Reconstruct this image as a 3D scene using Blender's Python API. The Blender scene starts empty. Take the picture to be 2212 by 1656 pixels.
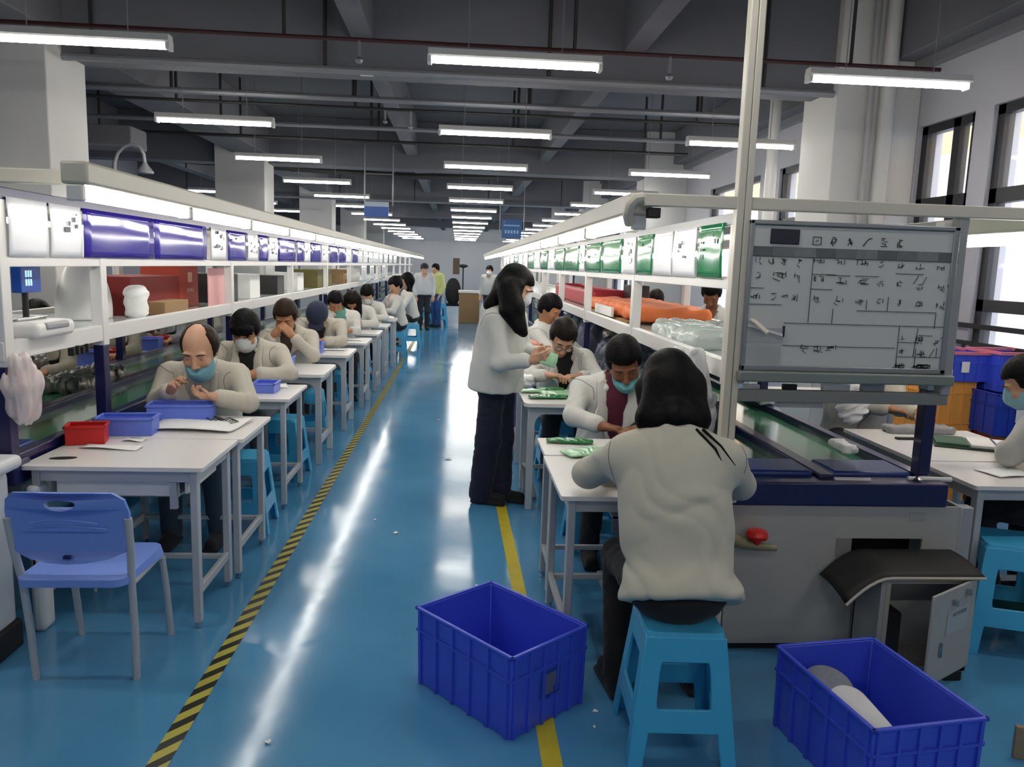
import bpy, math, random
import numpy as np
from mathutils import Vector, Matrix
from mathutils.geometry import tessellate_polygon

RND = random.Random(7)
SC = bpy.context.scene
COL = SC.collection
PI = math.pi


# ------------------------------------------------------------------ materials
def srgb(h):
    h = h.lstrip('#')
    out = []
    for i in (0, 2, 4):
        c = int(h[i:i + 2], 16) / 255
        out.append(c / 12.92 if c <= .04045 else ((c + .055) / 1.055) ** 2.4)
    return (*out, 1)


MATS = {}


def mat(name, col='#888888', rough=.5, metal=0, var=0., vscale=6, bump=0., bscale=40, coat=0, emit=0, spec=.5,
        trans=0., sheen=0., subsurf=0., stretch=None, bdist=.01):
    if name in MATS:
        return MATS[name]
    m = bpy.data.materials.new(name)
    m.use_nodes = True
    nt = m.node_tree
    b = nt.nodes['Principled BSDF']
    c = srgb(col) if isinstance(col, str) else col
    b.inputs['Base Color'].default_value = c
    b.inputs['Roughness'].default_value = rough
    b.inputs['Metallic'].default_value = metal
    b.inputs['Specular IOR Level'].default_value = spec
    b.inputs['Coat Weight'].default_value = coat
    b.inputs['Coat Roughness'].default_value = .06
    if sheen:
        b.inputs['Sheen Weight'].default_value = sheen
    if subsurf:
        b.inputs['Subsurface Weight'].default_value = subsurf
        b.inputs['Subsurface Radius'].default_value = (.012, .005, .003)
    if emit:
        b.inputs['Emission Color'].default_value = c
        b.inputs['Emission Strength'].default_value = emit
    if var or bump:
        tc = nt.nodes.new('ShaderNodeTexCoord')
        src = tc.outputs['Object']
        if stretch:
            mp = nt.nodes.new('ShaderNodeMapping')
            mp.inputs['Scale'].default_value = stretch
            nt.links.new(src, mp.inputs['Vector'])
            src = mp.outputs['Vector']
    if var:
        n = nt.nodes.new('ShaderNodeTexNoise')
        n.inputs['Scale'].default_value = vscale
        n.inputs['Detail'].default_value = 4
        nt.links.new(src, n.inputs['Vector'])
        mx = nt.nodes.new('ShaderNodeMix')
        mx.data_type = 'RGBA'
        mx.inputs[6].default_value = tuple(x * (1 - var) for x in c[:3]) + (1,)
        mx.inputs[7].default_value = tuple(min(1, x * (1 + var)) for x in c[:3]) + (1,)
        nt.links.new(n.outputs['Fac'], mx.inputs[0])
        nt.links.new(mx.outputs[2], b.inputs['Base Color'])
    if bump:
        n2 = nt.nodes.new('ShaderNodeTexNoise')
        n2.inputs['Scale'].default_value = bscale
        n2.inputs['Detail'].default_value = 3
        nt.links.new(src, n2.inputs['Vector'])
        bp = nt.nodes.new('ShaderNodeBump')
        bp.inputs['Strength'].default_value = bump
        bp.inputs['Distance'].default_value = bdist
        nt.links.new(n2.outputs['Fac'], bp.inputs['Height'])
        nt.links.new(bp.outputs['Normal'], b.inputs['Normal'])
    if trans:
        out = nt.nodes['Material Output']
        tr = nt.nodes.new('ShaderNodeBsdfTransparent')
        ms = nt.nodes.new('ShaderNodeMixShader')
        ms.inputs[0].default_value = trans
        nt.links.new(b.outputs[0], ms.inputs[1])
        nt.links.new(tr.outputs[0], ms.inputs[2])
        nt.links.new(ms.outputs[0], out.inputs['Surface'])
    MATS[name] = m
    return m


# ------------------------------------------------------------------ mesh builder
class MB:
    def __init__(s):
        s.v, s.f = [], []

    def add(s, vs, fs):
        o = len(s.v)
        s.v += [tuple(v) for v in vs]
        s.f += [tuple(i + o for i in f) for f in fs]
        return s

    def box(s, x0, x1, y0, y1, z0, z1):
        return s.add([(x0, y0, z0), (x1, y0, z0), (x1, y1, z0), (x0, y1, z0), (x0, y0, z1), (x1, y0, z1), (x1, y1, z1), (x0, y1, z1)],
                     [(0, 3, 2, 1), (4, 5, 6, 7), (0, 1, 5, 4), (1, 2, 6, 5), (2, 3, 7, 6), (3, 0, 4, 7)])

    def hexa(s, bot, top):
        return s.add(list(bot) + list(top), [(0, 3, 2, 1), (4, 5, 6, 7), (0, 1, 5, 4), (1, 2, 6, 5), (2, 3, 7, 6), (3, 0, 4, 7)])

    def bar(s, a, b, w, h, up=(0, 0, 1)):
        a, b = Vector(a), Vector(b)
        d = (b - a).normalized()
        u = Vector(up)
        if abs(d.dot(u)) > .98:
            u = Vector((0, 1, 0))
        r = d.cross(u).normalized() * w / 2
        u = r.cross(d).normalized() * h / 2
        return s.hexa([a - r - u, a + r - u, b + r - u, b - r - u], [a - r + u, a + r + u, b + r + u, b - r + u])

    def tube(s, path, r, n=10, cap=True):
        pts = [Vector(p) for p in path]
        rs = r if isinstance(r, (list, tuple)) else [r] * len(pts)
        ref = None
        rings = []
        for i, p in enumerate(pts):
            d = (pts[min(i + 1, len(pts) - 1)] - pts[max(i - 1, 0)]).normalized()
            if ref is None:
                ref = Vector((0, 0, 1)) if abs(d.z) < .9 else Vector((0, 1, 0))
            x = d.cross(ref).normalized()
            y = x.cross(d).normalized()
            ref = y
            rings.append([p + (x * math.cos(2 * PI * k / n) + y * math.sin(2 * PI * k / n)) * rs[i] for k in range(n)])
        vs = [v for ring in rings for v in ring]
        fs = []
        for i in range(len(pts) - 1):
            for k in range(n):
                a, b = i * n + k, i * n + (k + 1) % n
                fs.append((a, b, b + n, a + n))
        if cap:
            fs.append(tuple(range(n)))
            fs.append(tuple(reversed(range(len(vs) - n, len(vs)))))
        return s.add(vs, fs)

    def lathe(s, prof, c=(0, 0, 0), n=24):
        vs, fs = [], []
        for r, z in prof:
            for k in range(n):
                a = 2 * PI * k / n
                vs.append((c[0] + r * math.cos(a), c[1] + r * math.sin(a), c[2] + z))
        for i in range(len(prof) - 1):
            for k in range(n):
                a, b = i * n + k, i * n + (k + 1) % n
                fs.append((a, b, b + n, a + n))
        fs.append(tuple(reversed(range(n))))
        fs.append(tuple(range(len(vs) - n, len(vs))))
        return s.add(vs, fs)

    def plate(s, outer, fn0, fn1, holes=()):
        """2-D outline with holes; fn0 / fn1 map (u, v) to the two faces."""
        loops = [outer] + list(holes)
        flat = [p for l in loops for p in l]
        n = len(flat)
        vs = [fn0(*p) for p in flat] + [fn1(*p) for p in flat]
        tris = tessellate_polygon([[Vector((p[0], p[1], 0)) for p in l] for l in loops])
        fs = []
        for t in tris:
            fs.append(tuple(t))
            fs.append(tuple(n + i for i in reversed(t)))
        o = 0
        for l in loops:
            m = len(l)
            for i in range(m):
                a, b = o + i, o + (i + 1) % m
                fs.append((a, b, b + n, a + n))
            o += m
        return s.add(vs, fs)

    def grid(s, fn, nu, nv):
        vs = [fn(i / nu, j / nv) for j in range(nv + 1) for i in range(nu + 1)]
        fs = [(j * (nu + 1) + i, j * (nu + 1) + i + 1, (j + 1) * (nu + 1) + i + 1, (j + 1) * (nu + 1) + i) for j in range(nv) for i in range(nu)]
        return s.add(vs, fs)

    def build(s, name, m, parent=None, loc=None, bevel=0, seg=2, angle=.6, solid=0, rot=None):
        me = bpy.data.meshes.new(name)
        me.from_pydata(s.v, [], s.f)
        fix_normals(me)
        finish(me, angle)
        o = bpy.data.objects.new(name, me)
        me.materials.append(m)
        COL.objects.link(o)
        if parent:
            o.parent = parent
        if loc:
            o.location = loc
        if rot:
            o.rotation_euler = rot
        if solid:
            md = o.modifiers.new('thickness', 'SOLIDIFY')
            md.thickness = solid
            md.offset = 0
        if bevel:
            md = o.modifiers.new('bevel', 'BEVEL')
            md.width = bevel
            md.segments = seg
            md.limit_method = 'ANGLE'
            md.angle_limit = .7
        return o


def fix_normals(me):
    import bmesh
    bm = bmesh.new()
    bm.from_mesh(me)
    bmesh.ops.recalc_face_normals(bm, faces=bm.faces)
    bm.to_mesh(me)
    bm.free()


def finish(me, angle=.6):
    me.polygons.foreach_set('use_smooth', [True] * len(me.polygons))
    me.update()
    if angle:
        me.set_sharp_from_angle(angle=angle)


def rrect(x0, x1, y0, y1, r, n=5):
    pts = []
    for cx, cy, a0 in ((x1 - r, y1 - r, 0), (x0 + r, y1 - r, 90), (x0 + r, y0 + r, 180), (x1 - r, y0 + r, 270)):
        for k in range(n + 1):
            a = math.radians(a0 + 90 * k / n)
            pts.append((cx + r * math.cos(a), cy + r * math.sin(a)))
    return pts


def tag(o, label, cat, group=None, kind=None):
    if label:
        o['label'] = label
    if cat:
        o['category'] = cat
    if group:
        o['group'] = group
    if kind:
        o['kind'] = kind
    return o


def thing(name, label, cat, loc=(0, 0, 0), rot=0, group=None):
    o = bpy.data.objects.new(name, None)
    o.empty_display_size = .1
    COL.objects.link(o)
    o.location = loc
    o.rotation_euler = (0, 0, rot)
    return tag(o, label, cat, group)


def dup(root, loc=None, rot=None, label=None, group=None, parent=None):
    c = root.copy()
    COL.objects.link(c)
    if parent:
        c.parent = parent
    for ch in root.children:
        dup(ch, parent=c)
    if loc is not None:
        c.location = loc
    if rot is not None:
        c.rotation_euler = (0, 0, rot)
    if label:
        c['label'] = label
    if group:
        c['group'] = group
    return c


def struct(name, mb, m, label=None, cat=None, **k):
    o = mb.build(name, m, **k)
    return tag(o, label or name.replace('_', ' '), cat or name.split('_')[0], None, 'structure')


ORD = ['nearest', 'second', 'third', 'fourth', 'fifth', 'sixth', 'seventh', 'eighth', 'ninth', 'tenth', 'eleventh', 'twelfth',
       'thirteenth', 'fourteenth', 'fifteenth', 'sixteenth', 'seventeenth', 'eighteenth', 'nineteenth', 'twentieth',
       'twenty-first', 'twenty-second', 'twenty-third', 'twenty-fourth', 'twenty-fifth', 'twenty-sixth', 'twenty-seventh', 'twenty-eighth']


def nth(i):
    return 'first' if i == 0 else ORD[i]
# ------------------------------------------------------------------ implicit surfaces for bodies, cloth and crumpled things
def V(*a):
    return np.array(a, dtype=np.float64)


def unit(v):
    v = np.asarray(v, float)
    return v / (np.linalg.norm(v) + 1e-12)


class Shape:
    def __init__(s):
        s.p = []
        s.lo, s.hi = V(9e9, 9e9, 9e9), V(-9e9, -9e9, -9e9)

    def _add(s, fn, k, op, pts, r):
        s.p.append((fn, k, op))
        if op == 'u':
            for q in pts:
                s.lo = np.minimum(s.lo, np.asarray(q) - r)
                s.hi = np.maximum(s.hi, np.asarray(q) + r)
        return s

    def cone(s, a, b, ra, rb=None, k=.02, op='u'):
        a, b = np.asarray(a, float), np.asarray(b, float)
        rb = ra if rb is None else rb
        ab = b - a
        L = ab @ ab + 1e-12

        def fn(P):
            t = np.clip((P - a) @ ab / L, 0, 1)
            return np.linalg.norm(P - a - t[:, None] * ab, axis=1) - (ra + (rb - ra) * t)
        return s._add(fn, k, op, (a, b), max(ra, rb))

    def ball(s, c, r, k=.02, op='u'):
        return s.cone(c, c, r, r, k, op)

    def ell(s, c, R, rad, k=.02, op='u'):
        """R: rows are the three axes."""
        c, R, rad = np.asarray(c, float), np.asarray(R, float), np.asarray(rad, float)

        def fn(P):
            q = (P - c) @ R.T
            k0 = np.linalg.norm(q / rad, axis=1)
            k1 = np.linalg.norm(q / rad ** 2, axis=1) + 1e-9
            return k0 * (k0 - 1) / k1
        return s._add(fn, k, op, (c,), rad.max())

    def box(s, c, R, half, r=.01, k=.02, op='u'):
        c, R, half = np.asarray(c, float), np.asarray(R, float), np.asarray(half, float)

        def fn(P):
            q = np.abs((P - c) @ R.T) - (half - r)
            return np.linalg.norm(np.maximum(q, 0), axis=1) + np.minimum(q.max(axis=1), 0) - r
        return s._add(fn, k, op, (c,), np.linalg.norm(half))

    def plane(s, c, n, k=.01):
        """keep the side the normal points away from"""
        c, n = np.asarray(c, float), unit(n)
        return s._add(lambda P: (P - c) @ n, k, 'i', (), 0)


def comb(a, b, k, op):
    if op == 's':
        b = -b
    if k <= 0:
        return np.minimum(a, b) if op == 'u' else np.maximum(a, b)
    if op == 'u':
        h = np.maximum(k - np.abs(a - b), 0) / k
        return np.minimum(a, b) - h * h * k * .25
    h = np.maximum(k - np.abs(a - b), 0) / k
    return np.maximum(a, b) + h * h * k * .25


def folds(P, amp, wl, seed=0):
    rs = np.random.RandomState(seed)
    d = rs.normal(size=(6, 3))
    d /= np.linalg.norm(d, axis=1)[:, None]
    w = 2 * PI / wl
    x = np.sin(P @ d[0] * w * .6 + 1.3 * seed) * 1.4
    y = np.sin(P @ d[1] * w * .7 + 2.1 + x)
    a = 1 - np.abs(np.sin(P @ d[2] * w * .5 + x + y * .8))
    b = np.sin(P @ d[3] * w * 1.1 + y * 1.5 + x)
    c = 1 - np.abs(np.sin(P @ d[4] * w * .9 + 1.5 * y))
    return amp * (.55 * a + .25 * b + .45 * c - .5)


def polygonize(sh, h, noise=None, B=6):
    lo, hi = sh.lo - 4 * h, sh.hi + 4 * h
    s = B * h
    nb = np.maximum(1, np.ceil((hi - lo) / s).astype(int))
    bi = np.stack(np.meshgrid(*[np.arange(n) for n in nb], indexing='ij'), -1).reshape(-1, 3)
    ctr = lo + (bi + .5 - .5 / B) * s
    rad = s * .5 * 1.7321
    cur = np.full(len(ctr), 10.)
    Ds = []
    for fn, k, op in sh.p:
        d = fn(ctr)
        Ds.append(d)
        cur = comb(cur, d, k, op)
    pad = .02 + (noise[0] * 1.5 if noise else 0)
    act = np.abs(cur) < rad + pad
    N = nb * B + 1
    F = np.full(tuple(N), h * 2, np.float32)
    inside = bi[(~act) & (cur < 0)]
    for i, j, l in inside:
        F[i * B:(i + 1) * B, j * B:(j + 1) * B, l * B:(l + 1) * B] = -h * 2
    ai = bi[act]
    off = np.stack(np.meshgrid(*[np.arange(B)] * 3, indexing='ij'), -1).reshape(-1, 3)
    idx = ai[:, None, :] * B + off[None]
    P = lo + idx * h
    val = np.full((len(ai), B ** 3), 10.)
    cA = cur[act]
    for (fn, k, op), D in zip(sh.p, Ds):
        d = D[act]
        if op == 'u':
            m = d < np.maximum(cA, -rad) + 2 * rad + k + .02
        elif op == 's':
            m = d < rad + k + .05
        else:
            m = np.ones(len(d), bool)
        if not m.any():
            continue
        v = fn(P[m].reshape(-1, 3)).reshape(-1, B ** 3)
        val[m] = comb(val[m], v, k, op)
    if noise:
        val += folds(P.reshape(-1, 3), *noise).reshape(val.shape)
    ii = idx.reshape(-1, 3)
    F[ii[:, 0], ii[:, 1], ii[:, 2]] = val.reshape(-1)
    F[-1], F[:, -1], F[:, :, -1] = h * 2, h * 2, h * 2
    # surface nets
    S = F < 0
    cnt = np.zeros(tuple(N - 1), np.int8)
    cs = [(a, b, c) for a in (0, 1) for b in (0, 1) for c in (0, 1)]
    sl = lambda a, n: slice(a, a + n - 1)
    for a, b, c in cs:
        cnt += S[sl(a, N[0]), sl(b, N[1]), sl(c, N[2])]
    cell = np.argwhere((cnt > 0) & (cnt < 8))
    if not len(cell):
        return np.zeros((0, 3)), np.zeros((0, 4), int)
    cv = np.stack([F[cell[:, 0] + a, cell[:, 1] + b, cell[:, 2] + c] for a, b, c in cs], 1).astype(float)
    acc, n = np.zeros((len(cell), 3)), np.zeros(len(cell))
    for p in range(8):
        for ax in range(3):
            if cs[p][ax]:
                continue
            q = cs.index(tuple(1 if i == ax else cs[p][i] for i in range(3)))
            A, Bv = cv[:, p], cv[:, q]
            m = (A < 0) != (Bv < 0)
            t = A[m] / (A[m] - Bv[m])
            pt = np.tile(np.array(cs[p], float), (m.sum(), 1))
            pt[:, ax] += t
            acc[m] += pt
            n[m] += 1
    verts = lo + (cell + acc / n[:, None]) * h
    ids = np.full(tuple(N - 1), -1, np.int32)
    ids[cell[:, 0], cell[:, 1], cell[:, 2]] = np.arange(len(cell))
    quads = []
    for ax in range(3):
        u, w = (ax + 1) % 3, (ax + 2) % 3
        a0 = [slice(0, N[0]), slice(0, N[1]), slice(0, N[2])]
        a1 = list(a0)
        a0[ax], a1[ax] = slice(0, N[ax] - 1), slice(1, N[ax])
        for t in (a0, a1):
            t[u], t[w] = slice(1, N[u] - 1), slice(1, N[w] - 1)
        X, Y = S[tuple(a0)], S[tuple(a1)]
        e = np.argwhere(X != Y)
        if not len(e):
            continue
        inn = X[e[:, 0], e[:, 1], e[:, 2]]
        e[:, u] += 1
        e[:, w] += 1
        du, dw = np.zeros(3, int), np.zeros(3, int)
        du[u], dw[w] = 1, 1
        g = lambda q: ids[q[:, 0], q[:, 1], q[:, 2]]
        Q = np.stack([g(e - du - dw), g(e - dw), g(e), g(e - du)], 1)
        Q[~inn] = Q[~inn][:, ::-1]
        quads.append(Q)
    Q = np.concatenate(quads)
    return verts, Q[(Q >= 0).all(1)]


def sdf_obj(name, sh, h, m, parent=None, origin=(0, 0, 0), noise=None, loc=None, soft=0):
    v, q = polygonize(sh, h, noise)
    for _ in range(soft):
        acc, n = np.zeros_like(v), np.zeros(len(v))
        for a in range(4):
            np.add.at(acc, q[:, a], v[q[:, (a + 1) % 4]])
            np.add.at(n, q[:, a], 1)
        v = v * .5 + .5 * acc / np.maximum(n, 1)[:, None]
    v = v - np.asarray(origin)
    me = bpy.data.meshes.new(name)
    me.vertices.add(len(v))
    me.vertices.foreach_set('co', v.astype(np.float32).ravel())
    me.loops.add(q.size)
    me.loops.foreach_set('vertex_index', q.astype(np.int32).ravel())
    me.polygons.add(len(q))
    me.polygons.foreach_set('loop_start', np.arange(0, q.size, 4, dtype=np.int32))
    me.update(calc_edges=True)
    me.validate()
    finish(me, 0)
    me.materials.append(m)
    o = bpy.data.objects.new(name, me)
    COL.objects.link(o)
    if parent:
        o.parent = parent
    if loc is not None:
        o.location = loc
    return o
# ------------------------------------------------------------------ people
SKIN = {'fair': mat('skin fair', '#c99a7c', .5, bump=.06, bscale=300, bdist=.002), 'tan': mat('skin tan', '#b07a56', .5, bump=.06, bscale=300, bdist=.002),
        'brown': mat('skin brown', '#8a5638', .5, bump=.06, bscale=300, bdist=.002)}
HAIRM = {'black': mat('hair black', '#050405', .58, bump=.35, bscale=190, stretch=(1, 1, .06), bdist=.003, spec=.15),
         'brown': mat('hair brown', '#2c1e13', .52, bump=.35, bscale=190, stretch=(1, 1, .06), bdist=.003, spec=.16),
         'dark': mat('hair dark brown', '#150e0b', .52, bump=.35, bscale=190, stretch=(1, 1, .06), bdist=.003, spec=.16)}
M_EYE = mat('eye white', '#d8d2cc', .25)
M_IRIS = mat('eye dark', '#1a120e', .2)
M_BROW = mat('eyebrow', '#2a1c14', .8)
M_LENS = mat('spectacle lens', '#c8d8d8', .05, trans=.8)
M_SOLE = mat('shoe sole', '#2a2a2c', .7)
CLOTHM = {}


def cloth(col, kind='woven'):
    if (col, kind) not in CLOTHM:
        CLOTHM[col, kind] = mat('cloth %s %s' % (col, kind), col, .85, var=.04, vscale=25, bump=.25, bscale=420 if kind == 'woven' else 120, sheen=.08, bdist=.003)
    return CLOTHM[col, kind]


def hand(sh, wrist, d, pn, side, curl=.5, s=1., pinch=False):
    """d: wrist to knuckles, pn: the way the palm faces, side: +1 left hand. Palm, four unequal bent fingers, thumb from the side of the palm."""
    d = unit(d)
    pn = unit(np.asarray(pn) - d * (np.asarray(pn) @ d))
    t = np.cross(pn, d) * side            # towards the thumb
    w = np.asarray(wrist, float)
    R = np.stack([d, t, pn])
    pc = w + d * .05 * s
    sh.box(pc, R, V(.045, .039, .013) * s, .012 * s, .012)
    sh.cone(w - d * .02, w + d * .03 * s, .024 * s, .022 * s, .02)
    for i, (o, L) in enumerate(((.029, .07), (.010, .078), (-.010, .073), (-.028, .058))):
        k = w + d * (.092 - .004 * abs(i - 1)) * s + t * o * s
        c = curl * (1 + .12 * i)
        if pinch and i > 1:
            c *= 1.5
        dirs = []
        for a in (c * .5, c * 1.35, c * 1.9):
            dirs.append(d * math.cos(a) + pn * math.sin(a) + t * (.05 * (1.5 - i)) * max(0, 1 - c))
        q = k
        for dd, fl, r0, r1 in zip(dirs, (.45, .31, .24), (.0094, .0086, .0077), (.0086, .0077, .0066)):
            e = q + unit(dd) * L * fl * s
            sh.cone(q, e, r0 * s, r1 * s, .004)
            q = e
    b = w + d * .028 * s + t * .032 * s + pn * .006 * s
    m1 = b + unit(d * .6 + t * .75 + pn * .45) * .036 * s
    m2 = m1 + unit(d * .85 + t * (.1 if not pinch else -.2) + pn * (.35 + .4 * curl)) * .03 * s
    m3 = m2 + unit(d * .9 - t * .25 + pn * (.2 + .5 * curl)) * .024 * s
    sh.cone(b, m1, .0145 * s, .0115 * s, .012)
    sh.cone(m1, m2, .0108 * s, .0098 * s, .004)
    sh.cone(m2, m3, .0098 * s, .0078 * s, .004)


def tailor(coat, b, J, T, tf, tl, tu, opening, col):
    """lapels, front edge and armhole seams laid on the coat"""
    from mathutils.bvhtree import BVHTree
    me = coat.data
    co = np.zeros(len(me.vertices) * 3)
    me.vertices.foreach_get('co', co)
    vs = [Vector(v) for v in co.reshape(-1, 3)]
    tree = BVHTree.FromPolygons(vs, [tuple(p.vertices) for p in me.polygons])

    def onto(P, off):
        hit = tree.find_nearest(Vector(P - b))
        return hit[0] + hit[1] * off if hit[0] is not None else Vector(P - b)
    sm = mat('seam ' + col, tuple(x * .35 for x in srgb(col)[:3]) + (1,), .9)
    if opening > 0:
        for y in (-1, 1):
            A = J['neck'] + tl * .066 * y + tf * .05 + tu * .03
            Bv = T(.2, .02 * y, .94 - opening * 2.25)
            O1 = J['neck'] + tl * .105 * y + tf * .04 + tu * .0
            O2 = T(.2, .135 * y, .9 - opening * .75)

            def fn(s, t):
                p = A + (Bv - A) * t
                q = O1 + (O2 - O1) * (t / .55) if t < .55 else O2 + (Bv - O2) * ((t - .55) / .45)
                return onto(p + (q - p) * s, .009 + .006 * math.sin(s * PI))
            G = np.array([[fn(i / 6, j / 18) for i in range(7)] for j in range(19)])
            for _ in range(4):
                P2 = np.pad(G, ((1, 1), (1, 1), (0, 0)), 'edge')
                G = .4 * G + .15 * (P2[:-2, 1:-1] + P2[2:, 1:-1] + P2[1:-1, :-2] + P2[1:-1, 2:])
            MB().grid(lambda s, t: G[round(t * 18), round(s * 6)], 6, 18).build('lapel', coat.data.materials[0], coat, solid=.007)
            MB().tube([Vector(p) for p in G[:, 6]], .0032, 5).build('seam', sm, coat)
        MB().tube([onto(T(.25, .02, z), .001) for z in np.linspace(.94 - opening * 2.3, -.02, 12)], .0028, 5).build('seam', sm, coat)
    for sd in ('L', 'R'):
        s0, e0 = J['sh' + sd], J['el' + sd]
        ax = unit(e0 - s0)
        side = tl if sd == 'L' else -tl
        axm = unit(ax + side * .7)
        p1 = unit(np.cross(axm, tf))
        p2 = np.cross(axm, p1)
        c0 = s0 + axm * .02
        MB().tube([onto(c0 + (p1 * math.cos(a) + p2 * math.sin(a)) * .12, .0) for a in np.linspace(-2.2, 2.2, 22)], .0022, 5).build('seam', sm, coat)


def person(label, base, face, pose='sit', W=None, pitch=35, hf=None, hs=1., skin='fair', hair='short', hairc='black', mask=None, maskoff=0, glasses=False,
           coat='#cfcac0', shirt=None, opening=.16, pants='#22252c', shoes='#1c1c1e', h=.006, group=None, curl=.6, palmL=None, palmR=None, dL=None, dR=None,
           seat=.47, hem=.0, fold=.006, hood=False, cap=None, hairlen=.3, extra=None, bulk=1., tilt=0, seed=1, pinch=False, wide=0, cuffs=None, flare=0., legw=0., low=False, hn=.003, locks=()):
    f = unit(V(face[0], face[1], 0))
    l = np.cross(V(0, 0, 1), f)
    u = V(0, 0, 1)
    b = V(base[0], base[1], 0)
    lw = lambda p: b + f * p[0] + l * p[1] + u * p[2]
    if pose == 'sit':
        J = dict(pelvis=(0, 0, seat + .09), hipL=(.04, .09, seat + .075), hipR=(.04, -.09, seat + .075), kneeL=(.43, .12, seat + .045), kneeR=(.43, -.12, seat + .045),
                 ankL=(.36, .13, .09), ankR=(.38, -.13, .09), neck=(.14, 0, seat + .57), shL=(.11, .185, seat + .52), shR=(.11, -.185, seat + .52), head=(.22, 0, seat + .70),
                 elL=(.26, .27, .82), elR=(.26, -.27, .82), wrL=(.45, .09, .84), wrR=(.45, -.09, .84))
    else:
        J = dict(pelvis=(0, 0, .9), hipL=(0, .085, .86), hipR=(0, -.085, .86), kneeL=(.02, .09, .47), kneeR=(.02, -.09, .47), ankL=(-.02, .09, .09), ankR=(-.02, -.09, .09),
                 neck=(.0, 0, 1.40), shL=(0, .185, 1.36), shR=(0, -.185, 1.36), head=(.05, 0, 1.53), elL=(-.02, .25, 1.07), elR=(-.02, -.25, 1.07), wrL=(.1, .22, .84), wrR=(.1, -.22, .84))
    J = {k: lw(v) for k, v in J.items()}
    for k, v in (W or {}).items():
        J[k] = np.asarray(v, float)
    # head frame
    hff = unit(V(hf[0], hf[1], 0)) if hf else f
    a = math.radians(pitch)
    F = hff * math.cos(a) - u * math.sin(a)
    U = hff * math.sin(a) + u * math.cos(a)
    L = np.cross(U, F)
    if tilt:
        ta = math.radians(tilt)
        L, U = L * math.cos(ta) + U * math.sin(ta), U * math.cos(ta) - L * math.sin(ta)
    R3 = np.stack([F, L, U])
    hc = J['head']
    H = lambda x, y, z: hc + (F * x + L * y + U * z) * hs
    # torso frame
    tu = unit(J['neck'] - J['pelvis'])
    tl = unit(J['shL'] - J['shR'])
    tf = unit(np.cross(tl, tu))
    tl = np.cross(tu, tf)
    RT = np.stack([tf, tl, tu])
    Lt = np.linalg.norm(J['neck'] - J['pelvis'])
    T = lambda x, y, z: J['pelvis'] + tf * x + tl * y + tu * z * Lt

    # --- skin
    s = Shape()
    s.ell(H(-.01, 0, .025), R3, V(.098, .077, .1) * hs, .02)
    s.ell(H(.028, 0, -.04), R3, V(.07, .06, .085) * hs, .04)
    s.ball(H(.062, 0, -.1), .024 * hs, .03)
    if h < .009:
        for y in (-.034, .034):
            s.ell(H(.085, y * .9, .022), R3, V(.012, .028, .009) * hs, .012)
            s.ball(H(.103, y, -.003), .014 * hs, .014, 's')
            s.ball(H(.08, y, -.003), .0135 * hs, .003)
            s.ell(H(.07, y * 1.2, -.035), R3, V(.025, .025, .022) * hs, .02)
            s.ball(H(.106, y * .36, -.043), .009 * hs, .006)
        for z in (-.066, -.076):
            s.ell(H(.094, 0, z), R3, V(.009, .023, .0058) * hs, .004)
    s.cone(H(.092, 0, .012), H(.12, 0, -.036), .009 * hs, .013 * hs, .012)
    for y in (-.079, .079):
        s.ell(H(-.004, y, -.012), R3, V(.02, .009, .031) * hs, .008)
        if h < .006:
            s.ell(H(.004, y * 1.09, -.008), R3, V(.01, .006, .017) * hs, .004, 's')
    s.cone(J['neck'] - tu * .03, H(-.022, 0, -.06), .058, .05, .03)
    s.ell(T(0, 0, .18), RT, V(.1, .14, .16), .05)
    s.ell(T(0, 0, .62), RT, V(.09, .14, .2), .08)
    s.cone(J['shL'], J['shR'], .05, .05, .05)
    for sd in ('L', 'R'):
        s.cone(J['sh' + sd], J['el' + sd], .046, .037, .02)
        s.cone(J['el' + sd], J['wr' + sd], .037, .026, .015)
        s.cone(J['hip' + sd], J['knee' + sd], .07, .05, .03)
        s.cone(J['knee' + sd], J['ank' + sd], .048, .034, .02)
        toe = J['ank' + sd] + f * .13
        s.cone(J['ank' + sd] - u * .025, V(toe[0], toe[1], .045), .028, .018, .02)
        dd = (dL if sd == 'L' else dR)
        dd = unit(J['wr' + sd] - J['el' + sd]) if dd is None else unit(dd)
        pn = (palmL if sd == 'L' else palmR)
        pn = -u if pn is None else np.asarray(pn, float)
        hand(s, J['wr' + sd], dd, pn, 1 if sd == 'L' else -1, curl, 1.0, pinch)
    root = sdf_obj('person', s, h, SKIN[skin], origin=b, loc=b, soft=1 if h < .009 else 0)
    tag(root, label, 'person', group)

    # --- eyes
    if h < .0056 and not cap:
        e = MB()
        e2 = MB()
        for y in (-.034, .034):
            q = H(.0875, y, -.006)
            e.lathe([(.0001, -.007), (.005, -.005), (.0072, 0), (.005, .005), (.0001, .007)], q - b, 10)
            p = [H(.104, y * .45, .021) - b, H(.105, y * .9, .027) - b, H(.09, y * 1.6, .022) - b]
            e2.tube(p, [.003, .0045, .002], 6)
        e.build('eyes', M_IRIS, root)
        e2.build('eyebrows', M_BROW, root)
    # --- hair
    hr = Shape()
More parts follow.
